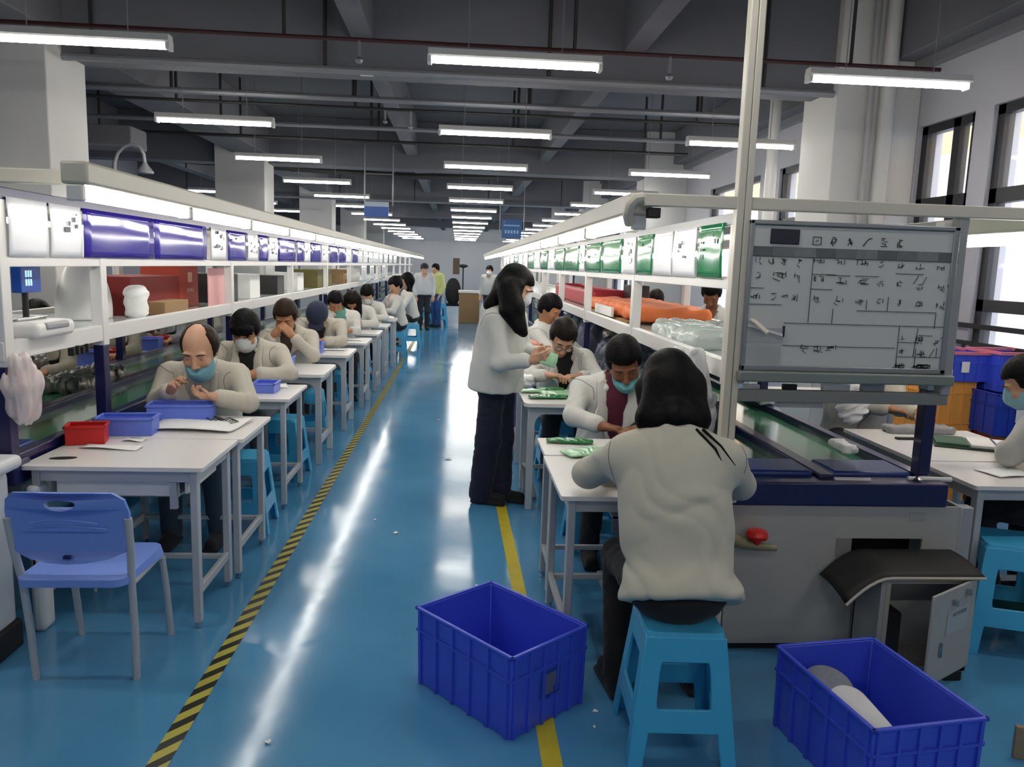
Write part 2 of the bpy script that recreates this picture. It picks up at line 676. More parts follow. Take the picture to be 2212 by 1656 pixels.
    if hair != 'none':
        if hair == 'bald':
            hr.ell(H(-.014, 0, .022), R3, V(.106, .093, .102) * hs, .01)
            hr.cone(H(.2, 0, .0), H(.02, 0, .1), .07 * hs, .046 * hs, .02, 's')
            hr.box(H(.13, 0, -.05), R3, V(.1, .2, .2) * hs, .01, .02, 's')
        else:
            th = .016
            hr.ell(H(-.012, 0, .03), R3, V(.1 + th, .08 + th, .097 + th) * hs, .02)
            hr.ell(H(-.05, 0, -.01), R3, V(.06, .075, .085) * hs, .03)
            fr = .052 if hair != 'fringe' else .042
            hr.box(H(.15, 0, fr - .15), R3, V(.105, .2, .15) * hs, .02, .025, 's')
            hr.box(H(.06, 0, -.17), R3, V(.07, .2, .15) * hs, .02, .02, 's')
            if hair in ('short', 'fringe', 'bun'):
                hr.plane(H(-.04, 0, -.085), -U * .9 - F * .2, .02)
        if hair == 'fringe':
            for y in (-.06, -.036, -.012, .012, .036, .06):
                hr.cone(H(.075, y * .85, .07), H(.1 - abs(y) * .3, y, .034 + .01 * math.sin(y * 170 + seed)), .022 * hs, .007 * hs, .02)
        if hair == 'bun':
            hr.ball(H(-.1, 0, .06), .045 * hs, .02)
        if hair == 'long':
            dn = -u
            q0, q1 = H(-.06, 0, .05), H(-.075, 0, -.02)
            bk = unit(-f * .5 - u)
            q2 = J['neck'] - tf * .075 + u * .02
            q3 = q2 + dn * max(.02, hairlen - .18) - tf * .03
            hr.cone(q0, q1, .08 * hs, .075 * hs, .05)
            for y, k in ((-.06 - wide, .03), (0, .0), (.06 + wide, .03)):
                hr.cone(q1 + L * y * .8, q2 + tl * y + tf * k, .055, .05, .05)
                hr.cone(q2 + tl * y + tf * k, q3 + tl * y * .8 + tf * k, .048, .028, .04)
            for y in (-.085, .085):
                hr.cone(H(.03, y, .03), H(.0, y * 1.08, -.12) - u * .06, .03, .026, .03)
        if hair == 'front':                   # hair falling forward over a bowed face
            for y in (-.08, -.04, .04, .08):
                hr.cone(H(.0, y, .06), H(.09, y * 1.15, -.08) - u * .08, .04, .03, .03)
                hr.cone(H(-.05, y * .8, .0), H(-.03, y * 1.2, -.1) - u * .06, .04, .03, .03)
        for p, q, r0, r1 in locks:
            hr.cone(V(*p), V(*q), r0, r1, .035)
        hr_m = HAIRM[hairc]
        if not cap:
            sdf_obj('hair', hr, max(h, .005), hr_m, root, b, noise=(hn, .035, seed))
    if cap:
        sdf_obj('hair', hr, max(h, .006), HAIRM[hairc], root, b)
        c = Shape()
        c.ell(H(-.01, 0, .045), R3, V(.122, .104, .1) * hs, .01)
        c.plane(H(0, 0, .025), -U, .008)
        c.ell(H(.12, 0, .035), R3, V(.06, .075, .01) * hs, .012)
        sdf_obj('cap', c, max(h, .006), cloth(cap), root, b)
    # --- mask
    if mask:
        m = Shape()
        o = maskoff
        m.ell(H(.036, 0, -.052 + o), R3, V(.086, .07, .085) * hs, .02)
        m.cone(H(.09, 0, -.01 + o), H(.106, 0, -.045 + o), .02 * hs, .026 * hs, .03)
        m.box(H(.0, 0, -.2), R3, V(.02, .2, .5), .005, .004, 's')
        m.plane(H(0, 0, .0 + o), U - F * (-.3 if low else .35), .006)
        m.plane(H(0, 0, -.118 + o), -U, .006)
        mo = sdf_obj('face_mask', m, min(h, .006), cloth(mask, 'mask'), root, b, noise=(.002, .03, 3))
        lp = MB()
        for y in (-1, 1):
            lp.tube([H(.03, .066 * y, -.02 + o) - b, H(.0, .083 * y, .0) - b, H(-.02, .088 * y, -.008) - b, H(-.005, .084 * y, -.04) - b, H(.025, .06 * y, -.09 + o) - b], .0016, 5)
        lp.build('ear_loop', M_EYE, mo)
    if glasses:
        g = MB()
        for y in (-.034, .034):
            ring = [H(.118, y + .024 * math.cos(t), -.002 + .019 * math.sin(t)) - b for t in np.linspace(0, 2 * PI, 17)]
            g.tube(ring, .002, 5, cap=False)
            g.tube([H(.115, y * 1.7, .004) - b, H(-.01, .082 * (1 if y > 0 else -1), .004) - b], .002, 5)
        g.tube([H(.12, -.01, .0) - b, H(.12, .01, .0) - b], .002, 5)
        go = g.build('spectacles', mat('spectacle frame', '#151515', .3), root)
        ln = MB()
        for y in (-.034, .034):
            ln.plate([(y + .023 * math.cos(t), -.002 + .018 * math.sin(t)) for t in np.linspace(0, 2 * PI, 16, endpoint=False)], lambda p, q: H(.117, p, q) - b, lambda p, q: H(.1185, p, q) - b)
        ln.build('lens', M_LENS, go)
    # --- coat
    c = Shape()
    B = bulk
    c.ell(T(.0, 0, -.02 - hem * 1.5), RT, V(.148 + flare, .195 + flare, .13 if pose == 'sit' else .34) * B, .05)
    c.ell(T(.0, 0, .34), RT, V(.145, .19, .2) * B, .09)
    c.ell(T(-.005, 0, .68), RT, V(.14, .19, .2) * B, .09)
    c.cone(J['shL'] - tl * .02 - tu * .012, J['shR'] + tl * .02 - tu * .012, .056 * B, .056 * B, .1)
    c.cone(T(-.02, 0, .93), J['neck'] + tu * .0, .085, .07, .05)
    c.plane(T(0, 0, -.04 - hem * 1.5), -tu, .015)
    for sd in ('L', 'R'):
        el, wr, shd = J['el' + sd], J['wr' + sd], J['sh' + sd]
        cu = wr + unit(el - wr) * (.05 if cuffs is None else cuffs)
        c.cone(shd - tu * .01, el, .064 * B, .055 * B, .05)
        c.cone(el, cu, .055 * B, .045 * B, .025)
        c.cone(cu - unit(cu - el) * .03, cu, .047 * B, .049 * B, .008)
    if opening > 0:
        n0 = J['neck'] + tf * .075 + tu * .02
        n1 = T(.17 * B, 0, .94 - opening * 2.2)
        c.cone(n0, n1, .068, .034, .02, 's')
        c.cone(J['neck'] + tf * .01 + tu * .03, J['neck'] + tf * .02 + tu * .14, .064, .075, .02, 's')
        # collar and lapels
        col = Shape()
        bk = J['neck'] - tf * .062 + tu * .03
        for y in (-1, 1):
            s0 = J['neck'] + tl * .072 * y + tu * .022
            s1 = n0 + tl * .062 * y - tu * .035 + tf * .03
            s2 = T(.155 * B, .035 * y, .94 - opening * 1.9)
            s3 = T(.15 * B, .1 * y, .9 - opening * .9)
            for p, q, r in ((bk, s0, .015), (s0, s1, .011)):
                c.cone(p, q, r, r, .012)
    else:
        ring = [J['neck'] + tf * (.068 * math.cos(t) + .0) + tl * .078 * math.sin(t) + tu * (.02 - .018 * math.cos(t)) for t in np.linspace(0, 2 * PI, 13)]
        for p, q in zip(ring, ring[1:]):
            c.cone(p, q, .02, .02, .012)
    if hood:
        c.ell(J['neck'] - tf * .09 - tu * .03, RT, V(.05, .12, .09), .04)
    ch = max(h * 1.25, .006)
    co = sdf_obj('work_coat', c, ch, cloth(coat), root, b, noise=(fold, .21, seed), soft=1)
    if h < .0068:
        tailor(co, b, J, T, tf, tl, tu, opening, coat)
    if shirt:
        t = Shape()
        t.ell(T(.005, 0, .4), RT, V(.128, .165, .22) * B, .05)
        t.ell(T(.0, 0, .7), RT, V(.125, .165, .18) * B, .06)
        t.cone(T(.02, 0, .86), J['neck'] + tf * .012 + tu * .035, .1, .062, .05)
        t.cone(J['neck'] + tf * .02 + tu * .06, J['neck'] + tf * .03 + tu * .2, .05, .075, .01, 's')
        sdf_obj('shirt', t, max(h * 1.4, .007), cloth(shirt), root, b)
    # --- trousers and shoes
    p = Shape()
    p.ell(J['pelvis'] - u * .01, np.stack([f, l, u]), V(.135, .175, .11), .05)
    for sd in ('L', 'R'):
        p.cone(J['hip' + sd], J['knee' + sd], .088, .068 + legw, .05)
        p.cone(J['knee' + sd], J['ank' + sd] - u * .015, .068 + legw, .056 + legw * 1.3, .03)
    sdf_obj('trousers', p, max(h * 1.4, .008), cloth(pants), root, b, noise=(.006, .13, seed + 3), soft=1)
    for sd in ('L', 'R'):
        k = Shape()
        A = V(J['ank' + sd][0], J['ank' + sd][1], .05)
        k.cone(A - f * .02, A + u * .03, .042, .04, .02)
        k.cone(A + u * .0, A + f * .15 - u * .008, .042, .036, .03)
        k.box(A + f * .06 - u * .035, np.stack([f, l, u]), V(.125, .044, .014), .012, .01)
        k.plane(V(0, 0, .003), V(0, 0, -1), 0)
        sdf_obj('shoe', k, max(h * 1.2, .007), cloth(shoes), root, b)
    return root, J
# ------------------------------------------------------------------ materials of the place
M_WALL = mat('painted wall', '#b4b4bc', .8, var=.05, vscale=1.5)
M_COLUMN = mat('painted column', '#c8c7c5', .75, var=.04, vscale=2)
M_CEIL = mat('dark sprayed ceiling', '#626368', .85, var=.1, vscale=2)
M_BEAM = mat('sprayed beam', '#696a70', .85, var=.08, vscale=2)
M_DARKPIPE = mat('dark conduit', '#2a2829', .5)
M_REDPIPE = mat('red sprinkler pipe', '#4a2326', .5)
M_PIPE = mat('galvanised conduit', '#8c8d92', .4, .3)
M_CREAM = mat('cream powder coat', '#cfc8ba', .42)
M_WHITE = mat('white powder coat', '#dcdad8', .38)
M_GREYM = mat('grey powder coat', '#9a9a9c', .45)
M_NAVY = mat('navy powder coat', '#15154a', .35, coat=.3)
M_BLACK = mat('black rubber', '#141414', .6)
M_BELT = mat('green conveyor belt', '#3c7a5a', .13, var=.2, vscale=3, coat=.25)
M_FRAME = mat('dark window frame', '#24262c', .45)
M_DESK = mat('white laminate', '#e6e2df', .3, var=.02, vscale=4)
M_LEG = mat('light grey steel leg', '#b4b6bb', .4)
M_PLASTICW = mat('white moulded plastic', '#d9dadb', .4)
M_STOOL = mat('turquoise plastic', '#45aede', .34, var=.05, vscale=8)
M_CRATE = mat('royal blue plastic', '#4159dd', .36, var=.06, vscale=6, subsurf=.0)
M_CRATE2 = mat('dark blue plastic', '#2440a8', .4)
M_ORANGE = mat('orange plastic', '#eda44c', .5)
M_RUST = mat('rust orange plastic', '#c06c3c', .5)
M_PINK = mat('pink plastic', '#e07a8a', .5)
M_CHAIR = mat('periwinkle blue plastic', '#7c9aea', .42, bump=.08, bscale=300, bdist=.002)
M_TRAYB = mat('blue tray plastic', '#667ee0', .4)
M_TRAYR = mat('red tray plastic', '#c8201c', .4)
M_PAPER = mat('white paper', '#efeeec', .7)
M_CARD = mat('brown cardboard', '#9a7a55', .8, var=.08, vscale=8)
M_INK = mat('black ink', '#202226', .7)
M_GREYINK = mat('grey ink', '#6a6c70', .7)
M_LAMP = mat('fluorescent tube glow', (1, .97, .9, 1), emit=25)
M_LED = mat('lamp diffuser glow', (1, .975, .92, 1), emit=9)
M_FOIL = mat('crumpled silver bag', '#8d8a84', .3, .5, bump=.6, bscale=30)
M_DCLOTH = mat('dark padded jacket', '#454d5e', .55, var=.2, vscale=6)
M_BAG = mat('thin white plastic bag', '#f2f2f4', .3, trans=.22, coat=.4)
M_BAGP = mat('pinkish plastic film', '#f4e4e2', .3, trans=.4, coat=.4)
M_POUCH = mat('green foil pouch', '#1f7a3e', .28, coat=.3, var=.2, vscale=14)
M_POUCHL = mat('pale green pouch', '#9fd0a4', .3, coat=.3)
M_CHROME = mat('chrome', '#c8c8c8', .15, 1)


def floor_mat():
    m = bpy.data.materials.new('blue epoxy floor')
    m.use_nodes = True
    nt = m.node_tree
    b = nt.nodes['Principled BSDF']
    tc = nt.nodes.new('ShaderNodeTexCoord')
    n = nt.nodes.new('ShaderNodeTexNoise')
    n.inputs['Scale'].default_value = .8
    n.inputs['Detail'].default_value = 5
    nt.links.new(tc.outputs['Object'], n.inputs['Vector'])
    r = nt.nodes.new('ShaderNodeValToRGB')
    r.color_ramp.elements[0].color = srgb('#4688b4')
    r.color_ramp.elements[1].color = srgb('#5c9cc8')
    r.color_ramp.elements[0].position, r.color_ramp.elements[1].position = .35, .65
    nt.links.new(n.outputs['Fac'], r.inputs['Fac'])
    nt.links.new(r.outputs['Color'], b.inputs['Base Color'])
    b.inputs['Roughness'].default_value = .17
    b.inputs['Specular IOR Level'].default_value = .55
    n2 = nt.nodes.new('ShaderNodeTexNoise')
    n2.inputs['Scale'].default_value = 4.5
    n2.inputs['Detail'].default_value = 2
    nt.links.new(tc.outputs['Object'], n2.inputs['Vector'])
    bp = nt.nodes.new('ShaderNodeBump')
    bp.inputs['Strength'].default_value = .22
    bp.inputs['Distance'].default_value = .005
    nt.links.new(n2.outputs['Fac'], bp.inputs['Height'])
    nt.links.new(bp.outputs['Normal'], b.inputs['Normal'])
    n3 = nt.nodes.new('ShaderNodeTexNoise')
    n3.inputs['Scale'].default_value = 2
    nt.links.new(tc.outputs['Object'], n3.inputs['Vector'])
    mr = nt.nodes.new('ShaderNodeMapRange')
    mr.inputs['To Min'].default_value, mr.inputs['To Max'].default_value = .09, .17
    nt.links.new(n3.outputs['Fac'], mr.inputs['Value'])
    nt.links.new(mr.outputs['Result'], b.inputs['Roughness'])
    return m


XW, XL, YB, YF, ZC = 4.4, -9.0, 48.0, -9.0, 4.3

struct('floor', MB().box(XL, XW + .3, YF, YB, -.1, 0), floor_mat(), 'glossy blue epoxy floor')
struct('ceiling', MB().box(XL, XW + .3, YF, YB, ZC, ZC + .1), M_CEIL, 'dark sprayed concrete ceiling slab')
struct('wall_back', MB().box(XL, XW + .3, YB, YB + .2, 0, ZC), mat('far wall paint', '#efeff2', .8), 'grey far end wall')
struct('wall_left', MB().box(XL - .2, XL, YF, YB, 0, ZC), M_WALL, 'grey wall beyond the purple-sheet line')
struct('wall_front', MB().box(XL, XW + .3, YF - .2, YF, 0, ZC), M_WALL, 'wall behind the camera')

# right wall with window openings
WIN = [(3.3, 4.55), (5.1, 6.5), (6.74, 7.58), (8.5, 10.9), (11.6, 13.9), (17.2, 19.4), (20.2, 22.4), (25, 27.4), (28.2, 30.6)]
Z0, Z1 = .85, 3.1
wr = MB().box(XW, XW + .25, YF, YB, 0, Z0).box(XW, XW + .25, YF, YB, Z1, ZC)
e = [YF] + [y for w in WIN for y in w] + [YB]
for i in range(0, len(e), 2):
    wr.box(XW, XW + .25, e[i], e[i + 1], Z0, Z1)
struct('wall_right', wr, M_WALL, 'light grey window wall')
M_GLASS = mat('window pane glass', '#e8f0f4', .03, trans=.88)
for n, (a, b) in enumerate(WIN):
    fr = MB()
    x0, x1 = XW + .04, XW + .13
    fr.box(x0, x1, a, a + .09, Z0, Z1).box(x0, x1, b - .09, b, Z0, Z1).box(x0, x1, a, b, Z1 - .08, Z1).box(x0, x1, a, b, Z0, Z0 + .07)
    fr.box(x0, x1, a, b, 2.3, 2.42).box(x0, x1, a, b, 1.4, 1.5)
    mid = a + (b - a) * .36
    fr.box(x0, x1, mid - .05, mid + .05, Z0, Z1)
    w = struct('window_%d' % (n + 1), fr, M_FRAME, 'dark framed window in the window wall, %s from the camera' % (nth(n)))
    MB().box(XW + .08, XW + .09, a + .05, b - .05, Z0 + .04, Z1 - .04).build('pane', M_GLASS, w)
struct('trim_1', MB().box(XW - .1, XW, YF, YB, 3.62, 3.7), M_PIPE, 'cable trunking along the top of the window wall')

# columns and beams
COLY = [7.6, 15.4, 23.2, 31.0, 38.6]
for i, y in enumerate(COLY):
    struct('column_right_%d' % (i + 1), MB().box(3.57, XW, y, y + .75, 0, ZC), M_COLUMN, 'white painted column against the window wall, %s' % nth(i), 'column', bevel=.01)
    struct('column_left_%d' % (i + 1), MB().box(-4.5, -3.6, y - .2, y + .55, 0, ZC), M_COLUMN, 'white painted column beyond the purple-sheet line, %s' % nth(i), 'column', bevel=.01)
    struct('beam_cross_%d' % (i + 1), MB().box(XL, XW, y + .1, y + .6, 3.42, ZC), M_BEAM, 'dark main cross beam, %s' % nth(i), 'beam', bevel=.01)
for i, (x0, x1, z) in enumerate([(-1.02, -.82, 3.667), (1.5, 1.7, 3.667), (-4.2, -3.58, 3.56), (XW - .3, XW, 3.7), (-6.6, -6.3, 3.667)]):
    struct('beam_long_%d' % (i + 1), MB().box(x0, x1, YF, YB, z, ZC - .002), M_BEAM, 'lengthwise ceiling beam, %s counting toward the windows' % ['third', 'fourth', 'second', 'fifth', 'first'][i], 'beam', bevel=.01)

# vertical white downpipes beyond the right column
for i, (x, y, r, mm) in enumerate([(3.92, 10.0, .07, M_WHITE), (4.18, 9.6, .05, M_DARKPIPE), (3.85, 7.5, .03, M_GREYM), (4.02, 7.52, .07, M_COLUMN)]):
    tag(MB().tube([(x, y, 0), (x, y, 4.28)], r, 16).build('downpipe', mm),
        ['white downpipe standing just beyond the first window column', 'dark downpipe beside the white one by the windows', 'thin grey conduit up the corner of the first window column', 'wide white pipe up the face of the first window column'][i], 'pipe')

# conduits under the ceiling
CR = [(5.9, 3.195, .015, M_REDPIPE, 'dark red sprinkler pipe crossing above the front row of lights'), (7.62, 3.375, .035, M_PIPE, 'pale conduit crossing along the first main beam'),
      (9.6, 3.515, .035, M_PIPE, 'pale conduit crossing behind the first main beam'), (9.75, 3.44, .018, M_DARKPIPE, 'thin dark pipe crossing behind the second row of lights'),
      (11.5, 3.5, .03, M_PIPE, 'pale conduit crossing above the third row of lights'), (12.5, 3.467, .025, M_DARKPIPE, 'dark pipe crossing near the third row of lights'),
      (16.25, 3.36, .06, M_DARKPIPE, 'thick dark sagging cable crossing the hall at the second main beam'), (22.5, 3.35, .03, M_PIPE, 'pale conduit crossing far down the hall')]
for y, z, r, mm, lb in CR:
    mb = MB()
    path = [(x, y, z + (.0 if y != 16.25 else .16 * abs(x + 1) / 5)) for x in np.linspace(-8.8 if not 7 < y < 8 else -3.56, 3.54, 14)]
    mb.tube(path, r, 8)
    o = mb.build('conduit', mm)
    for k, x in enumerate(np.arange(-7.4 if not 7 < y < 8 else -3.3, 3.5, 2.05)):
        MB().tube([(x, y, z), (x, y, 4.3)], .018 if mm is not M_REDPIPE else .014, 6).build('drop_rod', M_DARKPIPE, o)
    tag(o, lb, 'pipe', 'pipes under the ceiling')
# sprinkler heads on short drops
for i, (x, y, z) in enumerate([(-.73, 5.9, 3.06), (-.9, 9.75, 3.3), (1.5, 5.9, 3.05), (-.6, 9.75, 3.25)]):
    mb = MB().tube([(x, y, 3.195 if y < 7 else 3.44), (x, y, z)], .013, 6).lathe([(.02, -.02), (.028, 0), (.012, .02)], (x, y, z), 10)
    tag(mb.build('sprinkler', M_PIPE), 'small ceiling sprinkler drop, %s from the camera' % ['first of four', 'second of four', 'third of four', 'fourth of four'][i], 'sprinkler')

# ducts and clutter above the left bays
d = MB().box(-5.6, -4.6, 9.4, 9.9, 2.45, 2.8).box(-7.2, -4.0, 10.2, 10.7, 2.95, 3.2)
tag(d.build('air_duct', M_BEAM, bevel=.02), 'grey rectangular air duct high behind the first column', 'duct')
tag(MB().tube([(-3.85, 9.3, 0), (-3.85, 9.3, 2.5), (-3.84, 9.3, 2.65), (-3.8, 9.3, 2.76), (-3.73, 9.3, 2.83), (-3.64, 9.3, 2.86), (-3.56, 9.3, 2.83), (-3.52, 9.3, 2.76), (-3.51, 9.3, 2.66)], .02, 12).build('bent_pipe', M_PIPE),
    'grey swan-neck pipe curving up behind the first column', 'pipe')
tag(MB().lathe([(.022, .1), (.035, .07), (.09, 0), (.085, -.02)], (-3.51, 9.3, 2.57), 20).build('pipe_hood', M_PIPE), 'small round hood hanging from the swan-neck pipe', 'hood')
tag(MB().box(-5.2, -3.9, 12.4, 13.1, 2.25, 2.6).box(-6.5, -5.4, 13, 14, 2.4, 2.9).build('fan_unit', M_BEAM, bevel=.03), 'dark grey fan coil unit under the ceiling behind the swan-neck pipe', 'air conditioner')
tag(MB().tube([(-7, 10.5, 2.7), (-5.5, 10.8, 2.75), (-4.4, 11.2, 2.6), (-3.7, 11.6, 2.3)], .12, 14).build('flexible_hose', M_BEAM), 'thick grey flexible duct sloping down behind the swan-neck pipe', 'duct')

# ------------------------------------------------------------------ ceiling lights
def make_light():
    t = thing('tube_light', 'x', 'light', (0, 0, 0), 0, 'ceiling tube lights')
    prof = [(-.055, .0), (-.038, .045), (.038, .045), (.055, .0), (.045, -.012), (-.045, -.012)]
    hb = MB().plate(prof, lambda a, b: (-.61, a, b + .02), lambda a, b: (.61, a, b + .02))
    hb.build('housing', M_WHITE, t)
    tb = MB()
    prof = [(.042 * math.cos(a), -.036 * math.sin(a)) for a in np.linspace(0, PI, 9)]
    tb.plate(prof, lambda a, b: (-.585, a, b + .006), lambda a, b: (.585, a, b + .006))
    tb.build('tube', M_LAMP, t)
    for sx in (-1, 1):
        MB().box(sx * .585, sx * .615, -.045, .045, -.036, .022).build('end_cap', M_WHITE, t, bevel=.006)
        MB().tube([(sx * .33, 0, 0.06), (sx * .33, 0, 1.23)], .004, 5).build('suspension_wire', M_PIPE, t)
    return t


L0 = make_light()
rows = [('over the purple-sheet line', -2.6, 0, 14), ('above the aisle', .37, 0, 14), ('along the window side', 3.1, 0, 14), ('far out beyond the columns', -5.3, 4, 7)]
first = True
for nm, x, k0, k1 in rows:
    for k in range(k0, k1):
        y = [5.8, 8.85, 11.82][k] if k < 3 else 14.95 + 3.07 * (k - 3)
        lb = 'hanging fluorescent batten, %s in the row %s' % (nth(k - k0), nm)
        o = L0 if first else dup(L0)
        first = False
        o.location = (x, y, 3.07)
        o['label'] = lb

for nm, x in (('over the purple-sheet line', -2.6), ('above the aisle', .37), ('along the window side', 3.1)):  # unseen continuation of the rows, added to brighten the dark foreground
    for k in range(1, 5):
        dup(L0, (x, 5.8 - 3.05 * k, 3.07), label='unseen added fluorescent batten behind the viewer, %s after the first one %s' % (['next', 'second', 'third', 'fourth'][k - 1], nm), group='unseen added ceiling tube lights behind the viewer')

# ------------------------------------------------------------------ floor markings
hz = bpy.data.materials.new('hazard stripes')
hz.use_nodes = True
nt = hz.node_tree
b = nt.nodes['Principled BSDF']
tc = nt.nodes.new('ShaderNodeTexCoord')
sp = nt.nodes.new('ShaderNodeSeparateXYZ')
nt.links.new(tc.outputs['Object'], sp.inputs[0])
m1 = nt.nodes.new('ShaderNodeMath'); m1.operation = 'MULTIPLY_ADD'; m1.inputs[1].default_value = -1.15
nt.links.new(sp.outputs['X'], m1.inputs[0]); nt.links.new(sp.outputs['Y'], m1.inputs[2])
m2 = nt.nodes.new('ShaderNodeMath'); m2.operation = 'MULTIPLY'; m2.inputs[1].default_value = 1 / .115
nt.links.new(m1.outputs[0], m2.inputs[0])
m3 = nt.nodes.new('ShaderNodeMath'); m3.operation = 'FRACT'
nt.links.new(m2.outputs[0], m3.inputs[0])
cr = nt.nodes.new('ShaderNodeValToRGB')
cr.color_ramp.interpolation = 'CONSTANT'
cr.color_ramp.elements[0].color = srgb('#b9b24a')
cr.color_ramp.elements[1].color = srgb('#23261c')
cr.color_ramp.elements[1].position = .52
nt.links.new(m3.outputs[0], cr.inputs[0])
nt.links.new(cr.outputs[0], b.inputs['Base Color'])
b.inputs['Roughness'].default_value = .4
tag(MB().grid(lambda u, v: (-.99 + u * .07 + .04 * min(1, v * 22 / 9), .8 + v * 22, .0015), 1, 40).build('hazard_tape', hz), 'yellow and black hazard tape stuck along the blue-chair side of the aisle', 'floor tape')
yl = mat('worn yellow tape', '#c6b52c', .45, var=.25, vscale=9)
tag(MB().grid(lambda u, v: (.305 + u * .07 + .012 * math.sin(v * 14), 1.2 + v * 15, .0015), 1, 60).build('yellow_tape', yl), 'plain yellow floor tape running under the blue crate', 'floor tape')

# ------------------------------------------------------------------ outside the windows
tag(MB().box(7.2, 7.6, -4, 50, 3.5, 7).build('facade', mat('ochre facade', '#caa070', .9)), 'ochre wall of the building across', 'building', kind='structure')
tag(MB().box(7.2, 7.6, -4, 50, -1, 2.5).build('facade_base', mat('white facade', '#e8eaf2', .9)), 'white lower wall of the building across', 'building', kind='structure')
tag(MB().box(7.2, 7.6, -4, 50, 2.5, 3.5).build('facade_band', mat('cream facade', '#eddfcc', .9)), 'cream band of the wall of the building across', 'building', kind='structure')
tag(MB().box(XW + .26, 9, -4, 50, -.3, -.1).build('pavement', mat('pale paving', '#b8bcc4', .9)), 'pale pavement outside the windows', 'pavement', kind='structure')
# ------------------------------------------------------------------ assembly lines
def assembly_line(name, label, xn, xf, y0, y1, sgn, posts, leg_ys):
    """xn: aisle side, xf: far side, sgn: +1 when the far side is at larger x."""
    t = thing(name, label, 'assembly line', (xn, y0, 0))
    W = abs(xf - xn)
    S = lambda v: v * sgn                     # distance from the aisle side towards the far side
    Ly = y1 - y0

    def bx(mb, a, b, ya, yb, za, zb):
        xs = sorted((S(a), S(b)))
        return mb.box(xs[0], xs[1], ya, yb, za, zb)
    for nm, zc, mm, side in (('upper_rail', 1.605, M_WHITE, 0), ('lower_rail', 1.235, M_WHITE, 0), ('upper_rail', 1.605, M_WHITE, 1), ('lower_rail', 1.245, M_WHITE, 1)):
        mb = MB()
        o = 0 if not side else W - .05
        hh = .022 if nm == 'upper_rail' else (.04 if not side else .03)
        bx(mb, o, o + .05, 0, Ly, zc - hh, zc + hh)
        mb.build(nm, mm, t, bevel=.003)
    mb = MB()
    bx(mb, -.005, .02, 0, Ly, 1.855, 1.905)
    mb.build('top_rail', M_NAVY if sgn < 0 else M_GREYM, t, bevel=.003)
    mb = MB()
    bx(mb, W - .02, W, 0, Ly, 1.855, 1.905)
    mb.build('top_rail', M_GREYM, t, bevel=.003)
    shelf = MB()
    bx(shelf, .04, W - .04, 0, Ly, 1.225, 1.24)
    shelf.build('shelf_board', M_SHELF, t)
    for y in posts:
        for o in (0, W - .05):
            m1 = MB()
            bx(m1, o - .004, o + .056, y - y0 - .035, y - y0 + .035, 1.17, 1.9)
            p = m1.build('post', M_WHITE, t, bevel=.004)
            m2 = MB()
            bx(m2, o - .001, o + .053, y - y0 - .032, y - y0 + .032, .76, 1.17)
            m2.build('post_base', M_NAVY, p, bevel=.004)
    # twin belts between navy side rails
    for o, w in ((-.0, .06), (W / 2 - .035, .07), (W - .06, .06)):
        mb = MB()
        bx(mb, o, o + w, .06, Ly, .70, .79)
        mb.build('belt_rail', M_NAVY, t, bevel=.006)
    for o in (.06, W / 2 + .035):
        mb = MB()
        bx(mb, o, o + W / 2 - .095, .3, Ly, .735, .75)
        mb.build('belt', M_BELT, t)
        mb = MB()
        bx(mb, o + .01, o + W / 2 - .105, .1, .34, .735, .795)
        mb.build('tail_roller_guard', mat('blue roller guard', '#16357c', .35), t, bevel=.015, seg=3)
    mb = MB()
    bx(mb, -.03, W + .03, -.02, .1, .67, .775)
    mb.build('end_beam', M_NAVY, t, bevel=.008)
    mb = MB()
    bx(mb, .03, W - .03, .12, Ly, .6, .7)
    mb.build('bed', M_GREYM, t)
    for y in leg_ys:
        mb = MB()
        for o in (0, W - .06):
            bx(mb, o, o + .06, y - y0 - .06, y - y0 + .06, .0, .66)
        bx(mb, .0, W, y - y0 - .03, y - y0 + .03, .25, .31)
        mb.build('leg', M_PLASTICW, t, bevel=.015)
    return t


M_SHELF = mat('frosted shelf board', '#b9c4c2', .18, coat=.3)
LX, LF, LY0, LY1 = -1.86, -2.80, 3.36, 33.0
RX, RF, RY0, RY1 = 1.16, 2.12, 3.2, 21.8
left_line = assembly_line('assembly_line', 'long white-railed assembly line hung with purple and white sheets, scale on its shelf', LX, LF, LY0, LY1, -1,
                          [3.40, 4.31, 6.7, 9.1, 11.5, 13.9, 16.3, 18.7, 21.1, 23.5, 26, 28.5, 31], [5.5, 8, 10.5, 13, 15.5, 18, 20.5, 24, 28])
right_line = assembly_line('assembly_line', 'white-railed assembly line hung with green and white sheets, behind the whiteboard', RX, RF, RY0, RY1, 1,
                           [3.32, 5.2, 7.15, 9.0, 10.9, 12.8, 14.7, 16.6, 18.5, 20.4, 21.7], [5.5, 8, 10.5, 13, 15.5, 18, 20.5])
# lamp arms and lamp trays belong to the lines
def lamp_gear(t, xo, zt, y0, ya, yb, arms, sgn, mm):
    ox, oy = t.location.x, t.location.y
    mb = MB().box(xo - .05 - ox, xo + .05 - ox, ya - oy, yb - oy, zt, zt + .085)
    mb.build('lamp_tray', mm, t, bevel=.012)
    for y in arms:
        b2 = MB().bar((xo - ox, y - oy, zt + .05), (xo - sgn * .44 - ox, y - oy, zt + .05), .045, .06)
        b2.build('lamp_arm', mm, t, bevel=.006)


